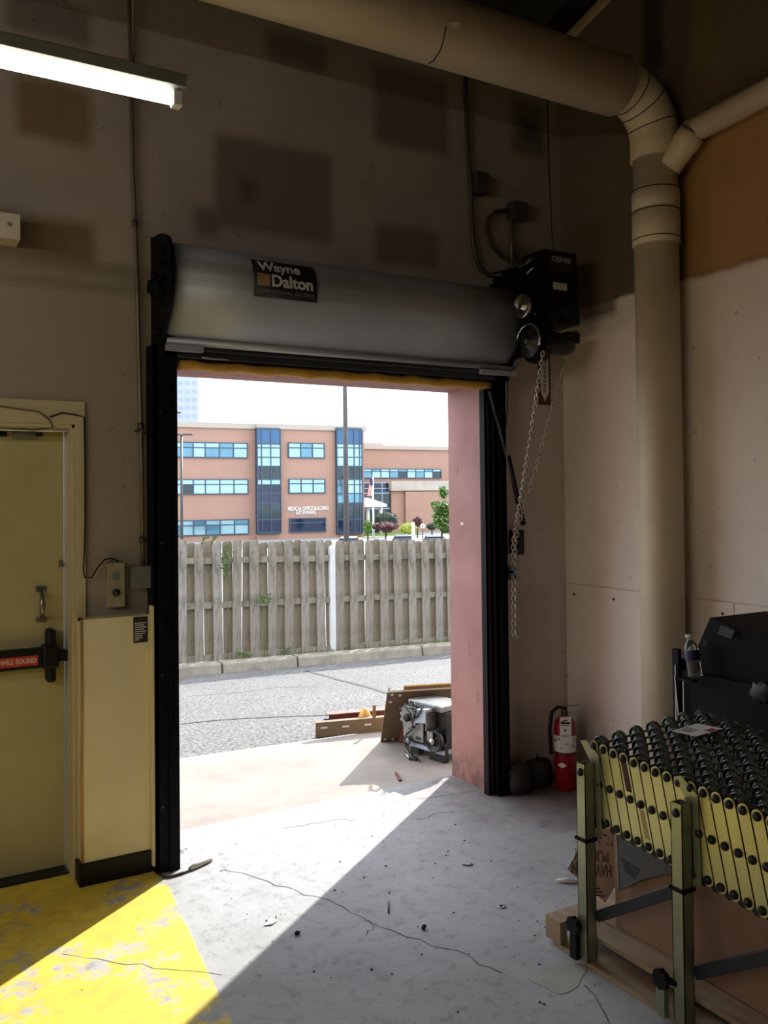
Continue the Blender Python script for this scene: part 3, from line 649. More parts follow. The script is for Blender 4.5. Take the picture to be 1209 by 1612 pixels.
# ------------------------------------------------------------------ fire extinguisher
ex = Vector((3.44, 3.90, 0)); fe = thing('fire_extinguisher', 'red fire extinguisher with a white tag standing in the corner by the right wall', 'extinguisher', ex)
part('cylinder', MB().lathe([(0, 0), (.056, 0), (.062, .008), (.062, .36), (.058, .385), (.045, .405), (.025, .418), (.02, .425), (0, .426)], ex, (0, 0, 1), 28), M['red'], fe)
vdir = Vector((-ex.x, -ex.y, 0)).normalized(); vr = Vector((-vdir.y, vdir.x, 0))
def wrap(r_, z0, z1, a0, a1, n=14):
    b = MB()
    for i in range(n+1):
        a = a0+(a1-a0)*i/n; d = vdir*math.cos(a)+vr*math.sin(a)
        b.v += [tuple(ex+d*r_+Vector((0, 0, z0))), tuple(ex+d*r_+Vector((0, 0, z1)))]
    b.f = [(2*i, 2*i+2, 2*i+3, 2*i+1) for i in range(n)]; b.sm = [True]*n; return b
lw = part('instruction_label', wrap(.0626, .222, .315, -1.5, 1.5), M['paper'], fe)
pr_ = MB()
for k in range(16):
    a = -1.2+k*.16; z = .235+rnd.random()*.06; b = wrap(.0632, z, z+.008+.008*rnd.random(), a, a+.07+.05*rnd.random(), 2); pr_.add(b.v, b.f)
part('pictogram', pr_, M['ink'], lw)
part('band', MB().lathe([(.0625, .205), (.0645, .207), (.0645, .218), (.0625, .22)], ex, (0, 0, 1), 28), M['maroon'], fe)
dm = MB(); 
for i in range(9):
    a = -.75+i*.125*.9; d = vdir*math.cos(a)+vr*math.sin(a); hh = .016*(1-abs(i-4)/4)+.0005
    dm.v += [tuple(ex+d*.0632+Vector((0, 0, .150-hh))), tuple(ex+d*.0632+Vector((0, 0, .150+hh)))]
dm.f = [(2*i, 2*i+2, 2*i+3, 2*i+1) for i in range(8)]; dm.sm = [True]*8; part('diamond_mark', dm, M['paper'], fe)
top = ex+Vector((0, 0, .42))
part('valve', MB().lathe([(.02, 0), (.022, .02), (.016, .03), (.016, .055), (0, .056)], top, (0, 0, 1), 14), M['dark_steel'], fe)
sd_ = CR.copy(); sd_.z = 0; sd_.normalize()
part('carry_handle', MB().bar(top+Vector((0, 0, .055))-sd_*.01, top+Vector((0, 0, .062))+sd_*.085, .018, .005), M['bright_steel'], fe)
part('lever', MB().bar(top+Vector((0, 0, .04))-sd_*.005, top+Vector((0, 0, -.015))+sd_*.082, .016, .005), M['bright_steel'], fe)
part('hose', MB().tube([top+Vector((0, 0, .045)), top+Vector((0, 0, .05))-sd_*.04, top+Vector((0, 0, .02))-sd_*.075, top+Vector((0, 0, -.08))-sd_*.088, top+Vector((0, 0, -.17))-sd_*.083, top+Vector((0, 0, -.22))-sd_*.078], [.009, .010, .011, .011, .011, .012], 10), M['black_plastic'], fe)
tg = part('tag', MB().obox(top+vdir*.073+Vector((0, 0, -.065))+sd_*.005, sd_*.033, vdir*.0008, (0, 0, .075)), M['paper'], fe)
pt = MB()
for z, wd, hh in ((.055, .012, .003), (.040, .027, .006), (.026, .02, .002), (.0, .006, .006), (-.028, .024, .001), (-.035, .024, .001)): pt.obox(top+vdir*.0742+Vector((0, 0, -.065+z))+sd_*.003, sd_*wd, vdir*.0004, (0, 0, hh))
part('tag_print', pt, M['ink'], tg)
part('tag_stripe', MB().obox(top+vdir*.0742+Vector((0, 0, -.017))-sd_*.010, sd_*.012, vdir*.0004, (0, 0, .004)), M['red_label'], tg)
part('tag_wire', MB().tube([top+Vector((0, 0, .03)), top+vdir*.05+Vector((0, 0, .03)), top+vdir*.073+Vector((0, 0, .006))], .0015, 5), M['steel'], fe)
# bundle of rags in the dark corner
for i, (dx, dy, sc, lbl) in enumerate(((3.17, 3.99, .085, 'dark crumpled bag on the floor beside the right door guide'), (3.325, 4.01, .095, 'dark crumpled bag on the floor between the door guide and extinguisher'))):
    b = MB().ball((dx, dy, sc*.78), sc, 14, 10, (1, .8, 1.25 if i == 0 else 1), .35); b.v = [(x, y, max(z, .001)) for x, y, z in b.v]
    single('crumpled_bag', b, pm('bag_dark%d' % i, (46-8*i, 40-6*i, 38-6*i), .8), lbl, 'bag', 'crumpled bags')

# ------------------------------------------------------------------ skate wheel conveyor
NB = 18; CX = 2.262
def Lp(i): return Vector((CX-.0005*i, 2.405-.0495*i, .782-.0029*i))
def Rp(i): return Lp(i)+Vector((.68, .10-.0085*i, 0))
cv = thing('skate_wheel_conveyor', 'expanding skate wheel conveyor with yellowed steel side bars on grey legs', 'conveyor', (2.6, 2.2, 0))
def link_bar(top, bot, w_=.041, th=.003, nx=(1, 0, 0)):
    top, bot = Vector(top), Vector(bot); ax = (bot-top).normalized(); nx = Vector(nx); sd2 = ax.cross(nx).normalized(); pts = []
    for k in range(7): a = -PI/2+PI*k/6; pts.append(top - ax*(math.cos(a)*w_/2) + sd2*(math.sin(a)*w_/2))
    for k in range(7): a = PI/2-PI*k/6; pts.append(bot + ax*(math.cos(a)*w_/2) + sd2*(math.sin(a)*w_/2))
    return MB().prism(pts, nx*th)
def bolt_mesh(p, nx): return MB().lathe([(.0145, 0), (.0145, .003), (.0125, .008), (.007, .012), (0, .013)], p, nx, 10)
for side in (0, 1):
    for i in range(NB):
        P0 = Lp(i) if side == 0 else Rp(i); ln = .262+.001*i; dirx = -1 if side == 0 else 1
        topv = P0 + Vector((-.006*0, 0, 0)); botv = P0+Vector((0, -.062, -ln))
        ob = part('link_bar', link_bar(topv+Vector((-.004*(1-side), 0, 0)), botv+Vector((-.004*(1-side), 0, 0))), M['bar_zinc'], cv)
        if side == 0:
            for q in (topv, topv.lerp(botv, .5), botv):
                part('bolt', bolt_mesh(q+Vector((-.004, 0, 0)), (-1, 0, 0)), M['dark_steel'], ob)
            if i == 3: part('bar_sticker', MB().obox(topv.lerp(botv, .22)+Vector((-.0045, 0, 0)), (.0004, 0, 0), (0, .013, 0), (0, -.013, -.05)), M['ink_brown'], ob)
            if i == 4: part('bar_plate', MB().obox(topv.lerp(botv, .74)+Vector((-.0045, 0, 0)), (.0004, 0, 0), (0, .010, 0), (0, -.012, -.045)), M['gold'], ob)
        part('inner_bar', link_bar(P0+Vector((.004-.012*side, 0, -.0)), P0+Vector((.004-.012*side, .062, -ln))), M['dark_steel'], cv)
# axles and wheels
wm = None; wheels = 0
for i in range(NB):
    a, b = Lp(i)+Vector((.0, 0, 0)), Rp(i)
    part('axle', MB().cyl(a, b, .0045, 8), M['steel'], cv)
    ax = (b-a).normalized(); nW = 6
    for k in range(nW):
        u = .04+(k+(.5 if i % 2 else 0))*.108; c = a+ax*u
        if wm is None:
            wm = part('wheel', MB().lathe([(.005, .013), (.013, .013), (.014, .007), (.022, .006), (.0245, .011), (.0285, .011), (.0305, .007), (.0305, -.007), (.0285, -.011), (.0245, -.011), (.022, -.006), (.014, -.007), (.013, -.013), (.005, -.013)], (0, 0, 0), (1, 0, 0), 18), M['wheel'], cv, org=(0, 0, 0)); wo = wm
        else:
            wo = wm.copy(); COL.objects.link(wo); wo.parent = cv
        wo.location = c - wloc(cv); wo.rotation_euler = (0, 0, math.atan2(ax.y, ax.x))
# legs
def leg(y, xx, top, label=None):
    b = MB(); q = .023; x, z0 = xx, .016
    for (x0, x1, y0, y1) in ((x-q, x-q+.003, y-q, y+q), (x+q-.003, x+q, y-q, y+q), (x-q, x+q, y-q, y-q+.003), (x-q, x+q, y+q-.003, y+q)): b.box(x0, x1, y0, y1, z0, top)
    o = part('leg', b, M['leg_grey'], cv)
    r_ = MB(); e = q+.006
    for (x0, x1, y0, y1) in ((x-e, x+e, y-e, y-e+.006), (x-e, x+e, y+e-.006, y+e), (x-e, x-e+.006, y-e, y+e), (x+e-.006, x+e, y-e, y+e)): r_.box(x0, x1, y0, y1, top-.278, top-.268)
    part('clamp_ring', r_, M['black_steel'], o)
    part('bolt', bolt_mesh((x-q, y, top-.03), (-1, 0, 0)), M['dark_steel'], o)
    return o
legs = []
for y, tp, yr, ky in ((2.412, .725, 2.47, 2.442), (1.972, .712, 2.02, 2.03)):
    l1 = leg(y, 2.222, tp); l2 = leg(yr, 2.97, tp)
    part('brace', MB().bar((2.262, y-.02, .17), (2.262, y-.42, .425), .036, .04), M['dark_tube'], cv, bevel=.003)
    part('rear_brace', MB().bar((2.93, yr-.02, .17), (2.93, yr-.42, .425), .036, .04), M['dark_tube'], cv)
    part('top_rail', MB().bar((2.245, y-.005, tp-.22), (2.947, yr, tp-.22), .03, .03), M['black_steel'], cv)
    kb = MB(); 
    pts = []
    for k in range(32):
        a = 2*PI*k/32; rr = .030+.003*math.cos(8*a); pts.append((2.172, ky+rr*math.cos(a), .135+rr*math.sin(a)))
    kb.prism(pts, (.02, 0, 0)); part('knob', kb, M['black_plastic'], l1)
    part('knob_stem', MB().bar((2.19, ky, .135), (2.205, y+.01, .135), .016, .016), M['black_steel'], l1)
    part('foot_post', MB().box(2.176, 2.198, ky-.017, ky+.015, .016, .105), M['leg_grey'] if y < 2.2 else M['black_plastic'], l1)
    br = MB(); br.prism([(2.246, y-.02, tp-.02), (2.246, y+.05, tp+.065), (2.246, y+.02, tp+.075), (2.246, y-.045, tp+.03), (2.246, y-.055, tp-.26), (2.246, y-.03, tp-.26)], (.003, 0, 0)); part('end_plate', br, M['leg_grey'], cv)
tagp = atZ(1085, 1150, .815)
sl = MB().obox((tagp.x+.03, tagp.y-.01, .8155), (.085, .01, 0), (.01, -.05, 0), (0, 0, .0006))
t = thing('shipping_label', 'white paper label with red print lying on the conveyor wheels', 'paper', (tagp.x+.03, tagp.y, .815)); part('sheet', sl, M['paper'], t)
part('red_block', MB().obox((tagp.x+.07, tagp.y-.04, .8166), (.025, .003, 0), (.002, -.012, 0), (0, 0, .0004)), M['red_label'], t)
pp = MB()
for k in range(4): pp.obox((tagp.x, tagp.y+.025-k*.014, .8166), (.03, .003, 0), (.0002, -.002, 0), (0, 0, .0003))
part('print', pp, M['ink'], t)

# ------------------------------------------------------------------ skid, cartons and card under the conveyor
sk_ = thing('skid', 'low wooden skid under the conveyor carrying the brown cartons', 'pallet', (2.6, 1.9, 0))
part('bottom_board', MB().box(2.205, 2.325, 1.0, 2.575, 0, .016), M['wood'], sk_, bevel=.002)
part('bottom_board', MB().box(2.9, 3.02, 1.0, 2.575, 0, .016), M['wood'], sk_, bevel=.002)
part('stringer', MB().box(2.345, 2.385, 1.0, 2.57, .016, .062), M['wood'], sk_)
part('stringer', MB().box(2.94, 2.98, 1.0, 2.57, .016, .062), M['wood'], sk_)
part('deck_board', MB().box(2.275, 2.375, 1.0, 2.53, .062, .080), M['wood'], sk_, bevel=.002)
for k in range(5): part('deck_board', MB().box(2.382+k*.115, 2.487+k*.115, 1.0, 2.53, .062, .080), M['wood'], sk_, bevel=.002)
part('end_block', MB().box(2.20, 2.235, 2.535, 2.62, .016, .085), M['wood'], sk_, bevel=.002)
part('end_board', MB().box(2.2, 2.9, 2.535, 2.62, .0855, .1), M['wood'], sk_, bevel=.002)
def carton(name, x0, x1, y0, y1, z0, z1, lbl):
    t = thing(name, lbl, 'box', ((x0+x1)/2, (y0+y1)/2, z0), 'cartons on the skid')
    part('body', MB().box(x0, x1, y0, y1, z0, z1), M['card'], t, bevel=.006)
    part('flap_seam', MB().box(x0-.001, x1+.001, (y0+y1)/2-.025, (y0+y1)/2+.025, z1-.0005, z1+.001), M['tan_wood'], t)
    return t
carton('carton', 2.385, 2.90, 2.09, 2.44, .08, .43, 'brown cardboard carton on the skid behind the pair of conveyor legs')
carton('carton', 2.372, 2.88, 1.4, 2.08, .08, .45, 'larger brown cardboard carton on the skid at the right frame edge')
# flattened drinks carton with upside-down print, leaning on the end of the skid
q0 = lambda px, py, d: atD(px, py, d)
dn = -CF
plane_pts = [q0(922, 1306, 3.47), q0(936, 1296, 3.49), q0(968, 1299, 3.49), q0(971, 1388, 3.42), q0(953, 1421, 3.37), q0(893, 1368, 3.38), q0(905, 1345, 3.41)]
# flatten those points onto one leaning plane
o0 = plane_pts[4]; nrm = (plane_pts[2]-plane_pts[4]).cross(plane_pts[5]-plane_pts[4]).normalized()
if nrm.dot(CF) > 0: nrm = -nrm
plane_pts = [p - nrm*((p-o0).dot(nrm)) for p in plane_pts]
fc = thing('flattened_carton', 'torn piece of pale printed cardboard leaning behind the first conveyor leg, print upside down', 'cardboard', o0)
part('sheet', MB().prism(plane_pts, -nrm*.004), M['card_pale'], fc)
ur = (plane_pts[2]-plane_pts[3]).normalized(); ur = (ur+ (plane_pts[2]-plane_pts[4]).normalized()*.3).normalized()   # towards the sheet's top in the photo
dwn = -ur; lft = nrm.cross(dwn).normalized() * -1
rgt_txt = dwn.cross(nrm).normalized()          # reading direction of text whose up is 'dwn'
def onp(px, py):
    d = ray(px, py); return CAMP + d*((o0-CAMP).dot(nrm)/d.dot(nrm))
for body, p, wd, hh in (('PUNCH', (958, 1340), .145, .042), ('HAWAIIAN', (962, 1362), .17, .044)):
    text('lettering', body, onp(*p)+nrm*.0005, rgt_txt, dwn, wd, hh, M['ink_brown'], fc, 0, .0012, 1.0, .022)
gr_ = MB()
for k in range(26):
    p = onp(936+rnd.random()*30, 1306+rnd.random()*24); gr_.tube([p+nrm*.001, p+nrm*.001+ur*(rnd.random()-.5)*.02+lft*(rnd.random()-.5)*.02], .0012, 4)
part('printed_pattern', gr_, M['ink_brown'], fc)
sm_ = MB()
for k, (a, b) in enumerate(((938, 1398), (942, 1404), (945, 1410))):
    p = onp(a, b); sm_.obox(p+nrm*.0006, lft*.018, ur*.0025, nrm*.0004)
part('small_print', sm_, M['ink_brown'], fc)
g1 = [atX(970, 1312, 2.365), atX(1064, 1330, 2.365), atX(1064, 1372, 2.365), atX(1010, 1385, 2.365), atX(974, 1402, 2.365)]
t = thing('grey_flap', 'sheet of grey card hanging beneath the conveyor bars against the first carton', 'cardboard', g1[4]); part('sheet', MB().prism(g1, (.004, 0, 0)), M['card_grey'], t)
part('edge', MB().tube([g1[0], g1[4]], .003, 6), M['paper'], t)
pp = MB()
for k in range(5): p = atX(992, 1360+k*4-.0, 2.3645); pp.obox(p, (.0004, 0, 0), (0, .05-.006*k, .006), (0, 0, .0028))
part('print', pp, M['ink'], t)

# ------------------------------------------------------------------ black bin, black box, bottle behind the conveyor
bx = thing('black_bin', 'tall open black bin behind the conveyor against the right wall', 'bin', (3.3, 2.4, 0))
b = MB(); bx0, bx1, by0, by1, bz = 3.12, 3.60, 1.75, 2.79, 1.0
for q in ((bx0, bx0+.015, by0, by1), (bx1-.015, bx1, by0, by1), (bx0, bx1, by0, by0+.015), (bx0, bx1, by1-.015, by1)): b.box(q[0], q[1], q[2], q[3], .04, bz-.09 if q[1]-q[0] < .1 and q[0] < 3.2 else bz-.05)
b.box(bx0, bx1, by0, by1, .04, .06); part('shell', b, M['black_card'], bx, bevel=.004)
part('corner_post', MB().box(bx0-.012, bx0+.012, by1-.03, by1+.006, 0, bz), M['black_steel'], bx, bevel=.003)
part('corner_post', MB().box(bx0-.012, bx0+.012, by0-.006, by0+.03, 0, bz-.05), M['black_steel'], bx, bevel=.003)
part('edge_strip', MB().box(bx0-.016, bx0-.012, by1-.018, by1-.012, .55, .93), M['steel'], bx)
part('edge_strip', MB().bar((bx0-.016, by1-.012, .88), (bx0-.016, by1-.035, .66), .004, .006), M['steel'], bx)
part('edge_strip', MB().box(bx0-.014, bx0-.012, by1-.06, by1-.054, .72, .88), M['steel'], bx)
bc = thing('black_box', 'tilted black cardboard box with faint grey label inside the open bin', 'box', (3.35, 2.4, .95))
P1, P2, P3 = atX(1115, 972, 3.14), atX(1240, 1020, 3.14), atX(1082, 1048, 3.14)
e1 = (P2-P1); e2 = (P3-P1).normalized()*.36; ce = P1+e1/2+e2/2+Vector((.2, 0, 0))
part('body', MB().obox(ce, e1/2, e2/2, (.19, 0, 0)), M['black_card'], bc, bevel=.004)
lp_ = atX(1143, 995, 3.128); fe1, fe2 = e1.normalized(), e2.normalized()
part('label', MB().obox(lp_+fe2*.0, fe1*.036, fe2*.022, (.0008, 0, 0)), pm('label_grey', (20, 21, 23), .6), bc)
lp2 = atX(1110, 1013, 3.128); part('label', MB().obox(lp2, fe1*.012, fe2*.014, (.0008, 0, 0)), bpy.data.materials['label_grey'], bc)
gcp = [atX(1170, 992, 3.45), atX(1215, 983, 3.45), atX(1230, 1030, 3.45), atX(1190, 1015, 3.45)]
single('grey_sheet', MB().prism(gcp, (.01, 0, 0)), pm('pale_board', (150, 144, 140), .7), 'pale grey sheet poking out behind the tilted black box', 'cardboard')
cr_ = thing('crumpled_wrap', 'grey crumpled plastic wrap on the front of the black bin', 'wrapping', atX(1190, 1085, 3.115))
b = MB().ball(atX(1200, 1090, 3.10), .05, 12, 8, (.3, 1.1, .8), .5); part('film', b, pm('wrap_grey', (30, 31, 31), .5), cr_)
bt = thing('water_bottle', 'clear plastic water bottle with a blue label tilted at the corner of the black bin', 'bottle', atX(1095, 1066, 3.09))
b0 = atX(1095, 1066, 3.085); b1 = atX(1084, 998, 3.085); ax = (b1-b0).normalized(); L = (b1-b0).length
prof = [(0, 0), (.026, .002)]
for k in range(5): prof += [(.031, .008+k*.012), (.028, .014+k*.012)]
prof += [(.031, .07), (.031, .115), (.028, .14), (.018, L-.035), (.0135, L-.025), (.0135, L-.012), (0, L-.011)]
part('body', MB().lathe(prof, b0, ax, 20), M['bottle'], bt)
part('label', MB().lathe([(.0315, .07), (.0318, .071), (.0318, .112), (.0315, .113)], b0, ax, 20), M['blue_label'], bt)
part('cap', MB().lathe([(0, 0), (.0155, 0), (.0155, .014), (0, .015)], b0+ax*(L-.016), ax, 16), M['paper'], bt)
hk = MB().bar((3.066, 2.69, .88), (3.106, 2.69, .88), .08, .008); part('bottle_shelf', hk, M['black_steel'], bx)

# ------------------------------------------------------------------ floor cracks and litter
def crack(pts, wd):
    mb = MB(); V = []
    P = []
    for a, b in zip(pts, pts[1:]):
        a, b = Vector(a), Vector(b); n = max(3, int((b-a).length/.05))
        for i in range(n): P.append(a.lerp(b, i/n)+Vector(((rnd.random()-.5)*.025, (rnd.random()-.5)*.025, 0)))
    P.append(Vector(pts[-1]))
    for i, p in enumerate(P):
        t_ = (P[min(i+1, len(P)-1)]-P[max(i-1, 0)]).normalized(); nn = Vector((-t_.y, t_.x, 0)); w2 = wd*(.3+rnd.random())*.5
        mb.v += [tuple(p+nn*w2), tuple(p-nn*w2)]
    mb.f = [(2*i, 2*i+1, 2*i+3, 2*i+2) for i in range(len(P)-1)]; mb.sm = [False]*(len(P)-1)
    mb.v = [(x, y, .0006) for x, y, z in mb.v]
    return part('crack', mb, pm('crack_dark', (92, 90, 88), .9) if 'crack_dark' not in bpy.data.materials else bpy.data.materials['crack_dark'], fl)
Z = lambda px, py: atZ(px, py)
crack([Z(355, 1370), Z(390, 1377), Z(450, 1398), Z(530, 1422), Z(580, 1452), Z(640, 1472), Z(720, 1500), Z(790, 1532)], .006)
crack([Z(575, 1448), Z(588, 1462), Z(576, 1474)], .004)
crack([Z(655, 1258), Z(700, 1252), Z(755, 1243)], .007)
crack([Z(95, 1500), Z(200, 1518), Z(350, 1535)], .004)
crack([Z(440, 1305), Z(540, 1290), Z(560, 1292)], .005); crack([Z(660, 1290), Z(690, 1280), Z(715, 1278)], .005)
crack([Z(925, 1550), Z(960, 1612)], .008)
lit = MB()
for k in range(170):
    x = 1.3+rnd.random()*1.3 if k < 120 else .2+rnd.random()*3; y = 2.0+rnd.random()*2.2; s = .0015+.003*rnd.random()**2
    if .2 < 0: pass
    lit.ball((x, y, s*.5), s, 5, 3, (1+rnd.random(), 1, .5), .4)
single('floor_grit', lit, M['ink'], 'scattered dark grit on the concrete floor', 'grit', kind='stuff')
def litter(name, mb, mat, lbl, cat): return single(name, mb, mat, lbl, cat)
p = Z(425, 1453); litter('paper_scrap', MB().prism([p+Vector((-.03, -.01, .001)), p+Vector((.0, -.022, .004)), p+Vector((.035, .0, .001)), p+Vector((.01, .02, .008))], (0, 0, .002)), M['paper'], 'white paper scrap in the sunlit floor patch', 'scrap')
p = Z(612, 1428); litter('nail', MB().cyl(p+Vector((-.03, -.05, .004)), p+Vector((.022, .04, .004)), .0035, 6), M['dark_steel'], 'thin dark nail lying mid floor in the shade', 'nail')
p = Z(667, 1463); litter('stone_chip', MB().ball(p+Vector((0, 0, .008)), .011, 7, 5, (1, .9, .9), .5), pm('stone_dark', (52, 54, 56), .9), 'dark stone chip on the floor right of the nail', 'stone')
p = Z(468, 1471); litter('leaf_crumb', MB().ball(p+Vector((0, 0, .006)), .011, 7, 5, (1.2, .8, .7), .7), M['ink'], 'black crumb at the edge of the sunlit patch', 'debris')
p = Z(790, 1428); litter('washer', MB().lathe([(.007, 0), (.016, 0), (.016, .003), (.007, .003), (.007, 0)], p+Vector((0, 0, .0005)), (0, 0, 1), 16), M['steel'], 'small round washer on the floor near the conveyor', 'washer')
p = Z(892, 1390); litter('plastic_scrap', MB().tube([p+Vector((-.035, .03, .008)), p+Vector((0, .0, .012)), p+Vector((.04, -.03, .006))], [.004, .012, .005], 7), M['paper'], 'white plastic scrap on the floor left of the conveyor leg', 'scrap')
p = Z(736, 1362); litter('bent_clip', MB().tube([p+Vector((-.02, .01, .004)), p+Vector((0, -.015, .004)), p+Vector((.02, -.01, .004)), p+Vector((.022, .004, .004))], .003, 6), M['ink'], 'little bent black clip on the shaded floor', 'clip')
p = Z(625, 1224); litter('splinter', MB().prism([p+Vector((-.03, -.07, .0)), p+Vector((-.01, -.075, .0)), p+Vector((.04, .07, .0)), p+Vector((.025, .07, .0))], (0, 0, .01)), M['rust'], 'brown wood splinter on the concrete outside the door', 'wood scrap')
sp0 = Z(880, 1538); sv = [sp0+Vector((math.cos(a)*.11*(1+.22*math.sin(3*a+1)), math.sin(a)*.085*(1+.2*math.sin(2*a)), .0006)) for a in np.linspace(0, 2*PI, 22)[:-1]]
litter('paint_spill', MB().prism(sv, (0, 0, .001)), pm('spill_pale', (176, 180, 170), .5), 'pale dried paint spill on the floor beside the skid', 'spill')
c0 = [(1.085, 3.965, .008), (1.10, 3.93, .006), (1.13, 3.915, .006), (1.18, 3.925, .006), (1.22, 3.94, .008)]
t = thing('floor_lead', 'grey floor cord with a slim plug at the foot of the left door guide', 'cord', (1.15, 3.93, 0)); part('cord', MB().tube(c0, .006, 8), M['dark_conduit'], t); part('plug', MB().tube([(1.22, 3.94, .01), (1.25, 3.955, .013), (1.33, 3.99, .013), (1.35, 4.0, .008)], [.008, .014, .013, .006], 10), M['offwhite'], t)

# ------------------------------------------------------------------ outside ground
struct('pavement_apron', MB().prism([(-12, YO, 0), (16, YO, 0), (16, 4.75, 0), (3.157, 5.564, 0), (1.681, 5.667, 0), (-12, 6.62, 0)], (0, 0, -.2)), M['apron'])
def gz(x): return -.76-.0243*(x-3.645)
rb = MB(); NX, NY = 20, 8
for i in range(NX+1):
    x = -12+40*i/NX; ya = 6.62 + (4.75-6.62)*(min(x, 16)+12)/28 - .02
    for j in range(NY+1):
        u = j/NY; y = ya+(11.95-ya)*u; rb.v.append((x, y, -.004+(gz(x)+.004)*(u**1.15)))
rb.f = [(i*(NY+1)+j, (i+1)*(NY+1)+j, (i+1)*(NY+1)+j+1, i*(NY+1)+j+1) for i in range(NX) for j in range(NY)]; rb.sm = [True]*len(rb.f)
road = struct('road', rb, M['asphalt'])
def road_z(x, y):
    ya = 6.62+(4.75-6.62)*(min(x, 16)+12)/28-.02; u = max(0, min(1, (y-ya)/(11.95-ya))); return -.004+(gz(x)+.004)*(u**1.15)
def road_pt(px, py):
    z = -.4
    for _ in range(12): p = atZ(px, py, z); z = road_z(p.x, p.y)
    return p
def tar(pts, wd):
    mb = MB(); P = [road_pt(*p) for p in pts]
    for i, p in enumerate(P):
        t_ = (P[min(i+1, len(P)-1)]-P[max(i-1, 0)]).normalized(); nn = Vector((-t_.y, t_.x, 0)).normalized()*wd/2
        for s_ in (1, -1): q = p+nn*s_; mb.v.append((q.x, q.y, road_z(q.x, q.y)+.004))
    mb.f = [(2*i, 2*i+1, 2*i+3, 2*i+2) for i in range(len(P)-1)]; mb.sm = [False]*(len(P)-1); part('crack', mb, M['crk'], road)
M['crk'] = pm('tar_line', (70, 70, 72), .9)
tar([(482, 1056), (500, 1061), (540, 1072), (580, 1082), (614, 1093)], .05); tar([(500, 1056), (560, 1052), (600, 1047)], .03)
tar([(284, 1140), (340, 1134), (400, 1130), (450, 1128), (520, 1126), (560, 1123)], .03); tar([(300, 1096), (380, 1090), (430, 1083), (500, 1080)], .02)
# kerb in separate stones
kb = sroot('kerb', (6, 12.0, -.8)); xs = [-4]+[atY(px, 1040, 11.95).x for px in (280-90, 349, 468, 664)]+[10.7, 13.5, 17]
for a, b in zip(xs, xs[1:]):
    mb = MB(); za, zb = gz(a), gz(b)
    mb.prism([(a+.012, 11.9, za-.1), (a+.012, 11.93, za+.13), (a+.012, 11.96, za+.15), (a+.012, 12.16, za+.15), (a+.012, 12.16, za-.1)], (b-a-.024, 0, zb-za)); part('kerb_stone', mb, M['kerb'], kb, bevel=.015)
gb = MB(); gys = [(12.15, 0.08), (12.6, .06), (15, -.3), (22, -1.3), (200, -1.3)]
for x in (-60, -20, 0, 5, 10, 20, 60, 140):
    for y, dz_ in gys: gb.v.append((x, y, (gz(max(-5, min(20, x)))+dz_) if y < 14 else (-1.2 if y == 15 else -2.6)))
gb.f = [(i*5+j, (i+1)*5+j, (i+1)*5+j+1, i*5+j+1) for i in range(7) for j in range(2)]; gb.sm = [True]*len(gb.f)
struct('lawn', gb, M['lawn'])
lo_ = MB(); lo_.add([(-60, 14.9, -1.28), (140, 14.9, -1.28), (140, 22, -2.6), (-60, 22, -2.6), (-160, 240, -2.6), (260, 240, -2.6)], [(0, 1, 2, 3), (3, 2, 5, 4)]); struct('ground', lo_, M['lot'])
gs = MB()
for k in range(2600):
    x = 4.8+rnd.random()**.8*5.5; y = 12.17+rnd.random()*.12; z = gz(x)+.07; h_ = .05+.09*rnd.random(); a = rnd.random()*6.3; dx, dy = math.cos(a)*.006, math.sin(a)*.006; lx, ly = (rnd.random()-.5)*.06, (rnd.random()-.7)*.06
    gs.add([(x-dx, y-dy, z), (x+dx, y+dy, z), (x+lx, y+ly, z+h_)], [(0, 1, 2)])
single('grass_strip', gs, M['grass'], 'strip of grass growing along the foot of the fence', 'grass', kind='stuff')
M['vine'] = pm('vine_leaf', (92, 108, 60), .7, 0, .45, 5)
def weed(px, py, n, sz, lbl, y=12.2, hang=False):
    c = atY(px, py, y); b = MB()
    for k in range(n):
        a = rnd.random()*2*PI; el = (rnd.random()-.2)*1.2; d = Vector((math.cos(a), math.sin(a)*.25, math.sin(el))); s0 = c+Vector(((rnd.random()-.5)*sz*(.6 if hang else 1.2), (rnd.random()-.5)*.06, (rnd.random()-.5)*sz*(3.4 if hang else .7))); q = d*(sz*.45); pr = d.cross(Vector((0, 1, 0))).normalized()*sz*.1
        b.add([s0, s0+q*.5+pr, s0+q, s0+q*.5-pr], [(0, 1, 2, 3)])
    b.tube([(c.x, c.y, gz(c.x)-.02), (c.x+.02, c.y, (c.z+gz(c.x))/2), (c.x, c.y, c.z)], .006, 5)
    single('weed', b, M['vine'], lbl, 'weed', 'weeds on the fence')
weed(386, 1036, 46, .16, 'low green weed at the foot of the fence left of the kerb joint', 12.15); weed(415, 945, 40, .16, 'leafy green weed poking through the middle rail of the fence', 12.13)
weed(357, 885, 90, .15, 'green vine hanging down the upper left of the fence', 12.22, True); weed(452, 1026, 24, .12, 'small weed at the fence foot below the vine rails', 12.15)
weed(428, 862, 24, .16, 'green leaves showing over the fence top near the middle', 12.34); weed(466, 868, 26, .14, 'green leaves over the fence top left of the post', 12.34)
weed(330, 853, 26, .2, 'sparse weeds above the left fence top', 12.7)

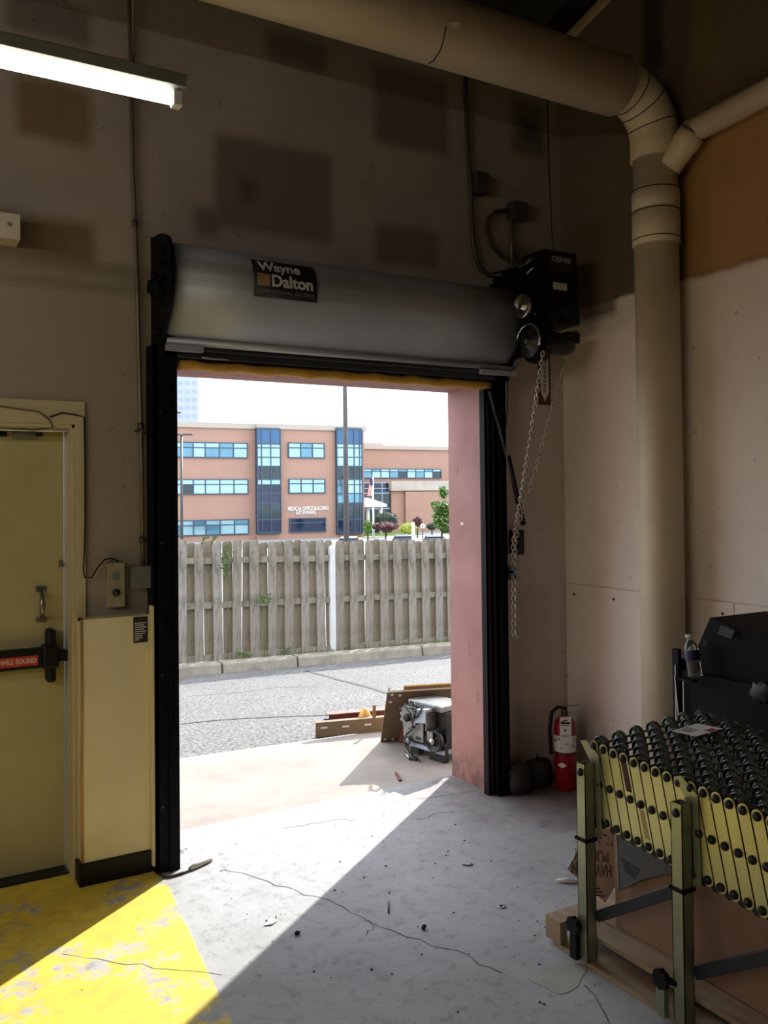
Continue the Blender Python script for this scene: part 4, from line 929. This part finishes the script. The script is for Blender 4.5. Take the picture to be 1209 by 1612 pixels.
# ------------------------------------------------------------------ fence: each picket is its own piece
fn = thing('wooden_fence', 'weathered grey shadowbox picket fence along the kerb', 'fence', (6, 12.27, -.8))
def picket_mesh(v):
    w2, t2, H_ = .07, .008, 1.84; r_ = random.Random(v); b = MB(); pts = []
    pts = [(-w2, 0), (w2, 0), (w2*(1-.04*r_.random()), .6), (w2, 1.2), (w2, H_-.045), (w2*.72, H_-.008), (w2*.3, H_), (-w2*.3, H_-.003*r_.random()), (-w2*.75, H_-.012), (-w2, H_-.05), (-w2*(1-.05*r_.random()), 1.1), (-w2, .5)]
    return b.prism([(x, -t2, z) for x, z in pts], (0, 2*t2, 0))
protos = {}
def picket(x, back, v):
    key = (v, back); y = 12.322 if back else 12.258
    if key not in protos:
        o = build('picket', picket_mesh(v), M['picket_back'] if back else M['picket'], fn, org=wloc(fn)) if False else None
        me = bpy.data.meshes.new('picket'); mb = picket_mesh(v); me.from_pydata(mb.v, [], mb.f); me.materials.append(M['picket_back'] if back else M['picket']); protos[key] = me
    o = bpy.data.objects.new('picket', protos[key]); COL.objects.link(o); o.parent = fn
    o.location = Vector((x, y+(rnd.random()-.5)*.008, gz(x)+.02+(rnd.random()-.5)*.03)) - fn.location
    o.rotation_euler = ((rnd.random()-.5)*.02, (rnd.random()-.5)*.028, (rnd.random()-.5)*.1); o.scale = (1+(rnd.random()-.5)*.12, 1, 1+(rnd.random()-.5)*.02)
fr_px = [(28, 55), (98, 135), (177, 218), (253, 297), (333, 372), (405, 445), (478, 515), (547, 585), (612, 655), (692, 725), (752, 790), (815, 855), (880, 920), (943, 980), (1000, 1040), (1058, 1098), (1112, 1152), (1165, 1200)]
fx = [atY(270+(a+b)/2/2.687, 945, 12.258).x for a, b in fr_px]
step = .262
allx = [fx[0]-step*k for k in range(9, 0, -1)]+fx+[fx[-1]+step*k for k in range(1, 16)]
for i, x in enumerate(allx): picket(x, False, i % 5)
for i, (a, b) in enumerate(zip(allx, allx[1:])): picket((a+b)/2+.03, True, i % 4)
postx = atY(522, 945, 12.3).x; posts = [postx-5.6, postx-2.8, postx, postx+2.8, postx+5.6]
for k, dzr in enumerate((.17, .93, 1.58)):
    for a, b in zip([allx[0]]+posts, posts+[allx[-1]]):
        if b-a < .1: continue
        part('rail', MB().bar((a, 12.29, gz(a)+dzr), (b, 12.29, gz(b)+dzr), .088, .038, up=(0, 1, 0)), M['rail'], fn)
for x in posts:
    b = MB(); b.box(x-.045, x+.045, 12.245, 12.335, gz(x)-.1, gz(x)+1.74); b.add([(x-.045, 12.245, gz(x)+1.74), (x+.045, 12.245, gz(x)+1.74), (x+.045, 12.335, gz(x)+1.74), (x-.045, 12.335, gz(x)+1.74), (x, 12.29, gz(x)+1.79)], [(0, 1, 4), (1, 2, 4), (2, 3, 4), (3, 0, 4)])
    part('post', b, pm('post_pale', (206, 204, 206), .8, 0, .15, 4) if 'post_pale' not in bpy.data.materials else bpy.data.materials['post_pale'], fn)

# ------------------------------------------------------------------ scrap outside the door
A0 = Vector((3.003, 5.305, .0)); u_ = Vector((.955, -.296, 0)).normalized(); v_ = (Vector((2.998, 5.06, .40))-A0); v_ = v_-u_*v_.dot(u_); Lb, Hb = 1.0, v_.length; vn = v_.normalized(); nb = u_.cross(vn).normalized()
pl = thing('steel_plate', 'brown painted steel plate with bolt holes leaning beside the scrap operator', 'plate', A0)
part('sheet', MB().obox(A0+u_*Lb/2+v_/2, u_*Lb/2, v_/2, nb*.004), M['plate_brown'], pl)
part('flange', MB().obox(A0+u_*.02+v_/2-nb*.02, u_*.004, v_/2, nb*.02), M['plate_brown'], pl)
part('top_flange', MB().obox(A0+u_*Lb/2+v_+nb*.006, u_*Lb/2, nb*.008, vn*.004), M['plate_brown'], pl)
hm = MB()
for a, b in ((.035, .94), (.09, .92), (.03, .80), (.03, .06), (.085, .05)):
    for s_ in (1, -1): hm.lathe([(.0, .0046), (.011, .0046)], A0+u_*a+v_*b, nb*s_, 10)
part('bolt_hole', hm, M['paper'], pl)
part('foot', MB().obox(A0+u_*.27+Vector((-.02, -.05, .06)), u_*.13, Vector((.0, -.03, .06)), Vector((0, .02, .01))), M['rust'], pl)
# old operator: frame, sprockets, motor pulley
so_ = Vector((3.035, 4.95, 0)); sc = thing('scrap_operator', 'scrapped grey door operator with sprockets and loose chain on the concrete', 'machine', so_)
ux = Vector((.20, -.98, 0)).normalized(); uy = Vector((.98, .20, 0)).normalized(); uz = Vector((0, 0, 1))
def sp(a, b, c): return so_+ux*a+uy*b+uz*c
def sbox(a0, a1, b0, b1, c0, c1): return MB().obox(sp((a0+a1)/2, (b0+b1)/2, (c0+c1)/2), ux*(a1-a0)/2, uy*(b1-b0)/2, uz*(c1-c0)/2)
part('base_angle', sbox(-.02, .30, .0, .22, .055, .08), M['galv'], sc)
part('foot', sbox(.16, .30, .01, .05, 0, .125), M['dark_steel'], sc, bevel=.004); part('foot', sbox(-.03, .05, .02, .07, 0, .08), M['dark_steel'], sc)
part('front_plate', sbox(.02, .135, -.018, -.004, .10, .26), M['steel'], sc, bevel=.006)
part('slot', sbox(.06, .11, -.0195, -.0175, .115, .135), M['ink'], sc)
part('cover', MB().obox(sp(.12, .12, .335), ux*.16, uy*.11, uz*.022), M['steel'], sc, bevel=.008)
part('housing', sbox(-.02, .30, .03, .22, .08, .315), M['dark_steel'], sc, bevel=.01)
part('terminal_box', MB().obox(sp(.15, -.03, .285), ux*.055+uz*.008, uy*.03, uz*.045), M['galv'], sc, bevel=.004)
part('corner_angle', sbox(.20, .205, -.06, .06, .20, .32), M['steel'], sc)
spk = MB(); pts = []
for k in range(44):
    a = 2*PI*k/44; rr = .072+.007*(1 if k % 4 < 2 else -1); pts.append(sp(.01+rr*math.cos(a), -.035, .25+rr*math.sin(a)))
spk.prism(pts, uy*.010); spo = part('sprocket', spk, M['steel'], sc)
part('sprocket_hub', MB().lathe([(.026, 0), (.026, .02), (.012, .024), (0, .024)], sp(.01, -.035, .25), -uy, 14), M['dark_steel'], spo)
part('side_plate', sbox(-.055, .07, -.02, -.008, .11, .32), M['steel'], sc, bevel=.02)
part('idler', MB().lathe([(.030, 0), (.032, .012), (.012, .016), (0, .016)], sp(.0, -.03, .095), -uy, 16), M['steel'], sc)
part('belt_wheel', MB().lathe([(0, .03), (.018, .03), (.02, .02), (.025, .016), (.058, .012), (.060, .03), (.07, .03), (.07, 0), (0, 0)], sp(.245, -.01, .14), -uy, 26), M['dark_steel'], sc)
part('wheel_plate', sbox(.20, .25, -.045, -.036, .135, .20), M['steel'], sc)
part('hub', MB().lathe([(.020, 0), (.020, .014), (.0, .016)], sp(.245, -.045, .14), -uy, 14), M['bright_steel'], sc)
part('shaft', MB().cyl(sp(-.10, .0, .285), sp(-.02, .0, .285), .013), M['bright_steel'], sc)
ch_ = chain_mesh([sp(.0, -.05, .33), sp(.05, -.055, .29), sp(.085, -.06, .22), sp(.06, -.05, .18), sp(.02, -.05, .15), sp(-.02, -.05, .10), sp(.03, -.05, .04), sp(.10, -.06, .01), sp(.16, -.08, .008)], .020, .0028, .008)
ch2 = chain_mesh([sp(.02, -.03, .345), sp(.07, -.055, .365), sp(.12, -.065, .345), sp(.10, -.07, .26), sp(.14, -.07, .29), sp(.18, -.065, .35)], .020, .0028, .008); ch_.add(ch2.v, ch2.f, True)
ch3 = chain_mesh([sp(.05, -.07, .008), sp(.09, -.10, .008), sp(.13, -.08, .008), sp(.11, -.05, .02)], .020, .0028, .008); ch_.add(ch3.v, ch3.f, True)
part('loose_chain', ch_, M['dark_steel'], sc)
part('pedal_bar', MB().cyl(sp(.0, -.06, .03), sp(.09, -.10, .012), .005), M['bright_steel'], sc)
# steel channel, rusty channel and amber lamp behind
fA, fB = Vector((2.665, 5.55, 0)), Vector((3.42, 5.30, 0)); dd = (fB-fA).normalized(); nn_ = Vector((-dd.y, dd.x, 0))
fA, fB = atZ(497, 1161), atZ(640, 1148); dd = (fB-fA).normalized(); nn_ = Vector((-dd.y, dd.x, 0))
t = thing('steel_channel', 'tan painted steel channel with slots lying at the edge of the concrete', 'channel', fA); Lc = .62
part('web', MB().obox(fA+dd*Lc/2+uz*.05, dd*Lc/2, uz*.05, nn_*.003), M['plate_brown'], t); part('flange', MB().obox(fA+dd*Lc/2+uz*.1+nn_*.025, dd*Lc/2, nn_*.025, uz*.003), M['plate_brown'], t)
part('flange', MB().obox(fA+dd*Lc/2+uz*.003+nn_*.025, dd*Lc/2, nn_*.025, uz*.003), M['plate_brown'], t)
sl_ = MB()
for k, zz in ((.06, .065), (.22, .06), (.385, .06)): sl_.obox(fA+dd*k+uz*zz-nn_*.0034, dd*.025, uz*.006, nn_*.0006)
part('slot', sl_, M['paper'], t)
part('upright', MB().obox(fA+dd*.44+uz*.13+nn_*.02, dd*.012, uz*.06, nn_*.004), M['plate_brown'], t)
rA = fA+nn_*.14+dd*.14
t = thing('rusty_channel', 'rust red steel channel lying behind the tan one', 'channel', rA); part('web', MB().obox(rA+dd*.25+uz*.06, dd*.26, uz*.055, nn_*.004), M['rust'], t); part('flange', MB().obox(rA+dd*.4+uz*.118+nn_*.03, dd*.42, nn_*.04, uz*.004), M['pink'], t)
part('pin', MB().cyl(rA-dd*.05+uz*.085, rA+uz*.085, .006), M['dark_steel'], t)
p = rA+dd*.25-nn_*.045; single('amber_marker', MB().lathe([(.05, 0), (.05, .10), (.02, .15), (.0, .16)], p+uz*.0, (0, 0, 1), 10), M['amber'], 'amber plastic marker between the two channels', 'marker')
bo_ = nb*-.03
single('backing_board', MB().obox(A0+u_*.62+v_*.53+bo_, u_*.5, v_*.50, nb*.006), M['tan_wood'], 'pale board standing just behind the leaning steel plate', 'board')

# ------------------------------------------------------------------ far building
FA, FB = atD(280, 785, 88), atD(571, 785, 97)
fu = (FB-FA); fu.z = 0; fu.normalize(); fnm = Vector((fu.y, -fu.x, 0))
if fnm.dot(CF) > 0: fnm = -fnm
GZ = -2.6
class Facade:
    def __init__(s, A, u, n, parent): s.A, s.u, s.n, s.p = A, u, n, parent
    def uz(s, px, py, off=0):
        d = ray(px, py); o = s.A+s.n*off; k = (o-CAMP).dot(s.n)/d.dot(s.n); q = CAMP+d*k; return (q-s.A).dot(s.u), q.z
    def box(s, mb, u0, u1, n0, n1, z0, z1):
        c = s.A+s.u*(u0+u1)/2+s.n*(n0+n1)/2; return mb.obox((c.x, c.y, (z0+z1)/2), s.u*abs(u1-u0)/2, s.n*abs(n1-n0)/2, (0, 0, abs(z1-z0)/2))
    def rect(s, x0, x1, y0, y1, off=0):
        a = s.uz(x0, (y0+y1)/2, off)[0]; b = s.uz(x1, (y0+y1)/2, off)[0]; m_ = (x0+x1)/2; return a, b, s.uz(m_, y1, off)[1], s.uz(m_, y0, off)[1]
    def window(s, x0, x1, y0, y1, cols, rows, mats, off=0, name='window', frame=None):
        u0, u1, z0, z1 = s.rect(x0, x1, y0, y1, off); fm = MB(); e = .055
        cu_ = [u0+(u1-u0)*c for c in cols]; rz = [z0+(z1-z0)*r_ for r_ in rows]
        for c in cu_: s.box(fm, c-e, c+e, off-.05, off+.12, z0-e, z1+e)
        for z in rz: s.box(fm, u0-e, u1+e, off-.05, off+.11, z-e, z+e)
        wo_ = part(name, fm, frame or M['mull'], s.p)
        k = 0
        for i in range(len(cu_)-1):
            for j in range(len(rz)-1):
                mt = mats[k % len(mats)] if not callable(mats) else mats(i, j); k += 1
                part('pane', s.box(MB(), cu_[i]+e, cu_[i+1]-e, off, off+.05, rz[j]+e, rz[j+1]-e), M[mt], wo_)
        return wo_
bA = thing('brick_office_building', 'three storey tan brick office building with glass stair towers beyond the fence', 'building', (FA.x, FA.y, GZ))
F = Facade(Vector((FA.x, FA.y, 0)), fu, fnm, bA)
ztop = F.uz(425, 676)[1]
u0, u1 = F.uz(150, 760)[0], F.uz(402, 760)[0]; v0, v1 = F.uz(404, 760)[0], F.uz(570.5, 760)[0]
part('wall', F.box(MB(), u0, u1, -14, 0, GZ, ztop), M['brick'], bA)
part('wall', F.box(MB(), u1, v1, -14, .5, GZ, ztop), M['brick'], bA)
cp_ = MB(); F.box(cp_, u0-.2, u1, -14, .2, ztop, ztop+.55); part('coping', cp_, M['coping'], bA)
cp_ = MB(); F.box(cp_, u1, v1+.2, -14, .7, ztop, ztop+.55); part('coping', cp_, M['coping'], bA)
lin6 = lambda n: [i/n for i in range(n+1)]
brt = ['g_mid', 'g_bright', 'g_mid', 'g_mid', 'g_bright', 'g_bright', 'g_mid', 'g_bright', 'g_mid', 'g_mid', 'g_bright', 'g_bright']
cols = [0, .16, .31, .46, .64, .82, 1]
F.window(264, 389, 697, 720, [0]+cols[1:], [0, .66, 1], brt, .06)
F.window(264, 390, 755, 777.5, cols, [0, .66, 1], lambda i, j: 'g_bright' if j or i not in (1, 2) else ('g_dark' if i == 1 else 'g_bright'), .06)
F.window(264, 391, 819, 842, cols, [0, .66, 1], lambda i, j: 'g_bright' if (i+j) % 3 else 'g_mid', .06)
F.window(454, 510, 698, 720.5, lin6(3), [0, .68, 1], lambda i, j: 'g_mid' if i == 1 else 'g_bright', .56)
F.window(455, 511, 754.5, 776, lin6(3), [0, .68, 1], lambda i, j: 'g_bright', .56)
F.window(456, 512, 816, 837, [0, 1], [0, .68, 1], lambda i, j: 'g_navy', .56)
def tower(xa, xb, side=False):
    # rows of the glass tower from the bottom up with the look of each
    ys = [838, 818, 792, 777, 763, 755, 734, 720, 705, 699, 676]; t_, b_ = 676, 838
    rows = [(838-y)/(838-676) for y in ys]
    kinds = ['g_navy', 'g_dark', 'g_navy', 'g_navy', 'g_bright', 'g_dark', 'g_bright', 'g_bright', 'g_bright', 'g_blue']  # dark middle row: tree reflection put into the pane colour
    def mt(i, j):
        k = kinds[j]
        if xa > 500 and j in (2, 3, 4): k = ['g_mid', 'g_bright', 'g_bright'][j-2] if i else 'g_mid'
        return k
    u0, u1, z0, z1 = F.rect(xa, xb, 675, 839, .9)
    part('stair_tower', F.box(MB(), u0-.02, u1+.02, .3, .88, z0-.1, z1+.1), M['mull'], bA)
    return F.window(xa, xb, t_, b_, [0, .18, .58, 1] if xa < 500 else [0, .38, .68, .9, 1], rows, mt, .95, 'glazing', M['mull_pale'] if False else M['mull'])
tower(405, 441.5); tower(530.5, 570)
for body, x0_, y0_, x1_, hh in (('MEDICAL OFFICE BUILDING', 453, 804, 517, .42), ('EAST ENTRANCE', 466, 810, 497, .40)):
    a_ = F.uz(x0_, y0_, .55); b_ = F.uz(x1_, y0_, .55)
    oo = F.A+F.u*a_[0]+F.n*.53; text('lettering', body, (oo.x, oo.y, a_[1]), F.u, (0, 0, 1), b_[0]-a_[0], hh, M['paper'], bA, .02, .08)
# roof lamp on the parapet
p_ = F.uz(286, 658, 0); q_ = F.A+F.u*p_[0]-F.n*3
t = thing('roof_vent', 'small T shaped roof vent above the brick office parapet', 'vent', (q_.x, q_.y, ztop)); part('stem', MB().cyl((q_.x, q_.y, ztop), (q_.x, q_.y, ztop+1.7), .12, 10), M['pole'], t); part('cap', MB().obox((q_.x, q_.y, ztop+1.75), F.u*.55, F.n*.3, (0, 0, .08)), M['pole'], t)
# right wing
WA = atD(571, 785, 112); bW = thing('brick_wing', 'lower brick wing with a ribbon window and stone fascia behind the stair tower', 'building', (WA.x, WA.y, GZ))
G = Facade(Vector((WA.x, WA.y, 0)), fu, fnm, bW); zt = G.uz(640, 708)[1]
a, b = G.uz(555, 760)[0], G.uz(790, 760)[0]
part('wall', G.box(MB(), a, b, -12, 0, GZ, zt), M['brick'], bW); part('coping', G.box(MB(), a, b, -12, .3, zt, zt+.5), M['coping'], bW)
rr_ = G.rect(600, 630, 702, 706); part('roof_unit', G.box(MB(), rr_[0], rr_[1], -8, -5, zt, zt+1.2), M['coping'], bW)
G.window(571, 694, 738.5, 752.5, lin6(9), [0, .72, 1], lambda i, j: 'g_dark' if (i, j) in ((4, 0), (8, 0)) else ('g_bright' if (i*2+j) % 3 else 'g_mid'), .06)
r_ = G.rect(571, 616, 760, 834, 6); part('entrance_core', G.box(MB(), r_[0]-1, r_[1], 0, 6, GZ, r_[3]), M['g_navy'], bW)
G.window(571, 616, 760, 834, lin6(3), [0, .45, .78, .88, 1], lambda i, j: 'g_navy' if j > 1 else 'g_dark', 6.05, 'entrance_glazing', M['mull_pale'])
r_ = G.rect(616.5, 800, 772, 850, 6.4); part('entrance_wall', G.box(MB(), r_[0], r_[1], 0, 6.4, GZ, r_[3]), M['brick'], bW)
r2_ = G.rect(616.5, 800, 757, 773, 6.9); part('fascia', G.box(MB(), r2_[0], r2_[1], 0, 6.9, r_[3], r2_[3]), M['stone'], bW)
r_ = G.rect(641, 800, 772, 850, 7.2); part('corner_pier', G.box(MB(), r_[0], r_[1], 6.3, 6.85, GZ, r_[3]-.1), M['brick'], bW)
t = thing('entrance_canopy', 'white canopy on columns in front of the dark glass entrance', 'canopy', (r_[0], WA.y, GZ))
r_ = G.rect(571, 609, 794, 798, 12); cn = MB(); G.box(cn, r_[0]-2, r_[1], 8, 12, r_[2], r_[3]); part('edge', cn, M['white'], t)
cn = MB(); 
c0_, c1_, zz0 = r_[0]-2, r_[1], r_[3]
def gp(u, n_, z): q = G.A+G.u*u+G.n*n_; return (q.x, q.y, z)
cn.add([gp(c0_, 8, zz0), gp(c1_, 8, zz0), gp(c1_, 12, zz0), gp(c0_, 12, zz0), gp(c0_, 9.5, zz0+.75), gp(c1_-1.6, 9.5, zz0+.75), gp(c1_-1.6, 10.5, zz0+.75), gp(c0_, 10.5, zz0+.75)], [(0, 1, 5, 4), (1, 2, 6, 5), (2, 3, 7, 6), (3, 0, 4, 7), (4, 5, 6, 7)]); part('roof', cn, M['white'], t)
for px in (579, 599): uu = G.uz(px, 810, 11)[0]; part('column', MB().cyl(gp(uu, 11, GZ), gp(uu, 11, r_[2]), .22, 12), M['white'], t)
# pale tower far left
TA = atD(262, 640, 160); z_ = atD(290, 560, 160).z
t = thing('pale_tower_block', 'pale hazy tower block far behind the brick office', 'building', (TA.x, TA.y, GZ)); T_ = Facade(Vector((TA.x, TA.y, 0)), fu, fnm, t)
a, b = T_.uz(235, 640)[0], T_.uz(313, 640)[0]; part('wall', T_.box(MB(), a, b, -15, 0, GZ, z_+6), M['tower'], t)
pale = pm('tower_window', (150, 164, 180), .4)
for i in range(4):
    for j in range(5):
        x_ = 270+i*11; y_ = 600+j*13; rr_ = T_.rect(x_, x_+6, y_, y_+5, 0); part('window', T_.box(MB(), rr_[0], rr_[1], -.05, .06, rr_[2], rr_[3]), pale, t)

# lamp posts, flag, signs
def at_ground(px, D): p = atD(px, 800, D); return Vector((p.x, p.y, GZ))
p = at_ground(545, 30); t = thing('light_pole', 'tall dark light pole rising just behind the fence', 'lamp post', p)
part('shaft', MB().tube([p, p+Vector((0, 0, 11))], [.10, .07], 14), M['pole'], t); part('base', MB().cyl(p, p+uz*.5, .25, 16), M['kerb'], t); part('lamp_head', MB().obox(p+uz*11.05+CR*.5, CR*.5, CF*.2, uz*.08), M['pole'], t)
p = at_ground(286, 62); hz = atD(286, 684, 62).z; t = thing('light_pole', 'distant light pole with twin heads before the left brick wing', 'lamp post', p)
part('shaft', MB().tube([p, (p.x, p.y, hz)], [.11, .08], 10), M['pole'], t)
for s_ in (-1, 1): part('lamp_head', MB().obox(Vector((p.x, p.y, hz))+CR*.45*s_, Vector((CR.x, CR.y, 0))*.38, CF*.15, uz*.06), M['pole'], t)
p = at_ground(587.5, 92); hz = atD(588, 751, 92).z; t = thing('flagpole', 'white flagpole in the shrub bed before the entrance', 'flagpole', p); part('pole', MB().tube([p, (p.x, p.y, hz)], [.12, .08], 10), M['white'], t); part('finial', MB().ball((p.x, p.y, hz+.1), .14), M['gold'], t)
fl_ = thing('flag', 'limp red and white striped flag with a blue corner on the flagpole', 'flag', (p.x, p.y, hz-2.1))
def flag_mesh(f0, f1, w0, w1):
    b = MB(); n_ = 8
    for i in range(n_+1):
        a_ = f0+(f1-f0)*i/n_
        for w_ in (w0, w1): q = Vector((p.x, p.y, hz-.1)) - CR*(.02+.75*w_*(.35+.65*a_))*.9 + CF*.1*math.sin(w_*7+a_*3) - uz*(a_*1.9); b.v.append(tuple(q))
    b.f = [(2*i, 2*i+1, 2*i+3, 2*i+2) for i in range(n_)]; b.sm = [True]*n_; return b
for k in range(7): part('stripe', flag_mesh(.0, 1, k/7, (k+1)/7), M['red_label'] if k % 2 == 0 else M['paper'], fl_)
part('canton', MB().obox(Vector((p.x, p.y, hz-.5))-CR*.16-CF*.25, CR*.14, CF*.02, uz*.38), M['blue_label'], fl_)
p = at_ground(650, 60); hz = atD(649, 822, 60).z; single('marker_post', MB().tube([p, (p.x, p.y, hz)], .11, 12), M['white'], 'white marker post beside the lime green bush', 'post')
p = at_ground(665, 70); hz = atD(665, 828, 70).z; t = thing('round_sign', 'round white road sign before the brick entrance wall', 'sign', p); part('pole', MB().cyl(p, (p.x, p.y, hz), .05, 8), M['pole'], t); part('disc', MB().lathe([(0, 0), (.2, 0), (.2, .03), (0, .03)], Vector((p.x, p.y, hz))-CF*.06, -CF, 20), M['white'], t)
part('mark', MB().obox(Vector((p.x, p.y, hz))-CF*.11, CR*.05, CF*.008, uz*.10), M['grey_box'], t)

# planting
def foliage(c, rad, n, lf, seed, sc=(1, 1, 1), shell=.55):
    r_ = random.Random(seed); b = MB()
    for k in range(n):
        v = Vector((r_.gauss(0, 1), r_.gauss(0, 1), r_.gauss(0, 1))).normalized()*(shell+(1-shell)*r_.random()); q = Vector(c)+Vector((v.x*sc[0], v.y*sc[1], v.z*sc[2]))*rad
        a = Vector((r_.gauss(0, 1), r_.gauss(0, 1), r_.gauss(0, 1))).normalized(); bb_ = a.orthogonal().normalized(); s_ = lf*(.6+.8*r_.random())
        b.add([q-a*s_, q+bb_*s_*.45, q+a*s_, q-bb_*s_*.45], [(0, 1, 2, 3)])
    return b
def bush(px, py, D, rpx, rpy, mat, lbl, n=700, name='shrub'):
    p = atD(px, py, D); k = D/FPX; hx, hz_ = rpx*k, rpy*k; t = thing(name, lbl, 'shrub', (p.x, p.y, GZ))
    c = Vector((p.x, p.y, max(p.z, GZ+hz_*.8))); part('foliage', foliage(c, 1, n, .16, int(px), (hx, hx*.8, hz_), .75), M[mat], t); part('core', MB().ball(c-uz*.05, 1, 14, 9, (hx*.86, hx*.7, hz_*.86), .12), M[mat], t)
    part('stem', MB().cyl((p.x, p.y, GZ), (p.x, p.y, c.z), .08, 6), M['bark'], t)
bush(608, 818, 96, 20, 12, 'leaf_dark', 'dark green rounded shrub beside the flagpole'); bush(607, 829, 90, 23, 7, 'leaf_red', 'low burgundy hedge in front of the dark shrub', 900, 'hedge')
bush(643, 832, 88, 14, 8, 'leaf_lime', 'lime green mounded bush beside the white post'); bush(657, 822, 92, 8, 8, 'leaf_red', 'dark red bush against the brick entrance wall', 400)
bush(579, 830, 86, 7, 11, 'leaf', 'bright green bush at the corner of the stair tower', 400); bush(680, 829, 96, 9, 5, 'leaf_dark', 'low dark shrub beneath the brick wall by the tree', 300)
lwn = MB(); q = [atZ(560, 846.5, GZ+.03), atZ(664, 841, GZ+.03), atZ(650, 836, GZ+.03), atZ(560, 838, GZ+.03)]; lwn.prism(q, (0, 0, -.05)); struct('lawn_bed', lwn, M['lawn'])
p = at_ground(695, 46); t = thing('young_tree', 'slender young tree with yellow green leaves at the right of the opening', 'tree', p); k = 46/FPX
part('trunk', MB().tube([p, p+uz*2.2, (p.x+.05, p.y, atD(695, 790, 46).z)], [.07, .055, .02], 8), M['bark'], t)
fo = MB()
for px, py, rx, ry, n_ in ((698, 775, 9, 10, 260), (694, 800, 14, 14, 420), (697, 822, 15, 14, 460), (688, 815, 8, 10, 160), (704, 805, 12, 16, 300), (703, 835, 9, 8, 150), (680, 793, 3, 4, 30)):
    b = foliage(atD(px, py, 46), 1, n_, .11, int(px*py), (rx*k, rx*k, ry*k), .2); fo.add(b.v, b.f)
part('foliage', fo, M['leaf'], t)

# parked cars
def car(px, D, paint, lbl):
    p = at_ground(px, D); fw = Vector((CF.x, CF.y, 0)).normalized(); rt = Vector((fw.y, -fw.x, 0)); t = thing('parked_car', lbl, 'car', p, 'cars parked behind the fence')
    def L_(a, b, c): return p+rt*a+fw*b+uz*c
    sec = [(-2.2, .45, .85, .86), (-1.9, .3, .95, .9), (-.9, .28, 1.0, .92), (1.2, .28, 1.02, .92), (2.0, .3, .95, .9), (2.25, .45, .8, .84)]; b = MB()
    for y, z0, z1, hw in sec: b.v += [tuple(L_(-hw, y, z0)), tuple(L_(-hw, y, z1-.12)), tuple(L_(-hw*.9, y, z1)), tuple(L_(hw*.9, y, z1)), tuple(L_(hw, y, z1-.12)), tuple(L_(hw, y, z0))]
    for i in range(5):
        for k in range(6): b.f.append((i*6+k, i*6+(k+1) % 6, (i+1)*6+(k+1) % 6, (i+1)*6+k)); b.sm.append(False)
    b.f += [tuple(range(6)), tuple(range(30, 36))]; b.sm += [False]*2
    part('body', b, paint, t, bevel=.05)
    g = MB(); g.add([L_(-.82, -1.35, .98), L_(.82, -1.35, .98), L_(.62, -.65, 1.42), L_(-.62, -.65, 1.42), L_(-.84, 1.7, .98), L_(.84, 1.7, .98), L_(.62, 1.05, 1.42), L_(-.62, 1.05, 1.42)], [(0, 1, 2, 3), (4, 7, 6, 5), (0, 3, 7, 4), (1, 5, 6, 2), (3, 2, 6, 7)]); part('window', g, M['car_glass'], t)
    r_ = MB(); r_.add([L_(-.64, -.75, 1.42), L_(.64, -.75, 1.42), L_(.64, 1.12, 1.42), L_(-.64, 1.12, 1.42), L_(-.5, -.5, 1.49), L_(.5, -.5, 1.49), L_(.5, .9, 1.49), L_(-.5, .9, 1.49)], [(0, 1, 5, 4), (1, 2, 6, 5), (2, 3, 7, 6), (3, 0, 4, 7), (4, 5, 6, 7), (0, 3, 2, 1)]); part('roof', r_, paint, t, bevel=.03)
    for s_ in (-1, 1):
        for y in (-1.35, 1.4): part('wheel', MB().cyl(L_(s_*.72, y, .33), L_(s_*.92, y, .33), .33, 16), M['tyre'], t)
car(548, 63, M['car_silver'], 'silver car roof just over the fence beside the tall pole'); car(634, 65, M['car_blue'], 'blue grey car roof over the fence below the lime bush'); car(684, 64, M['car_blue'], 'blue grey car roof over the fence below the young tree')
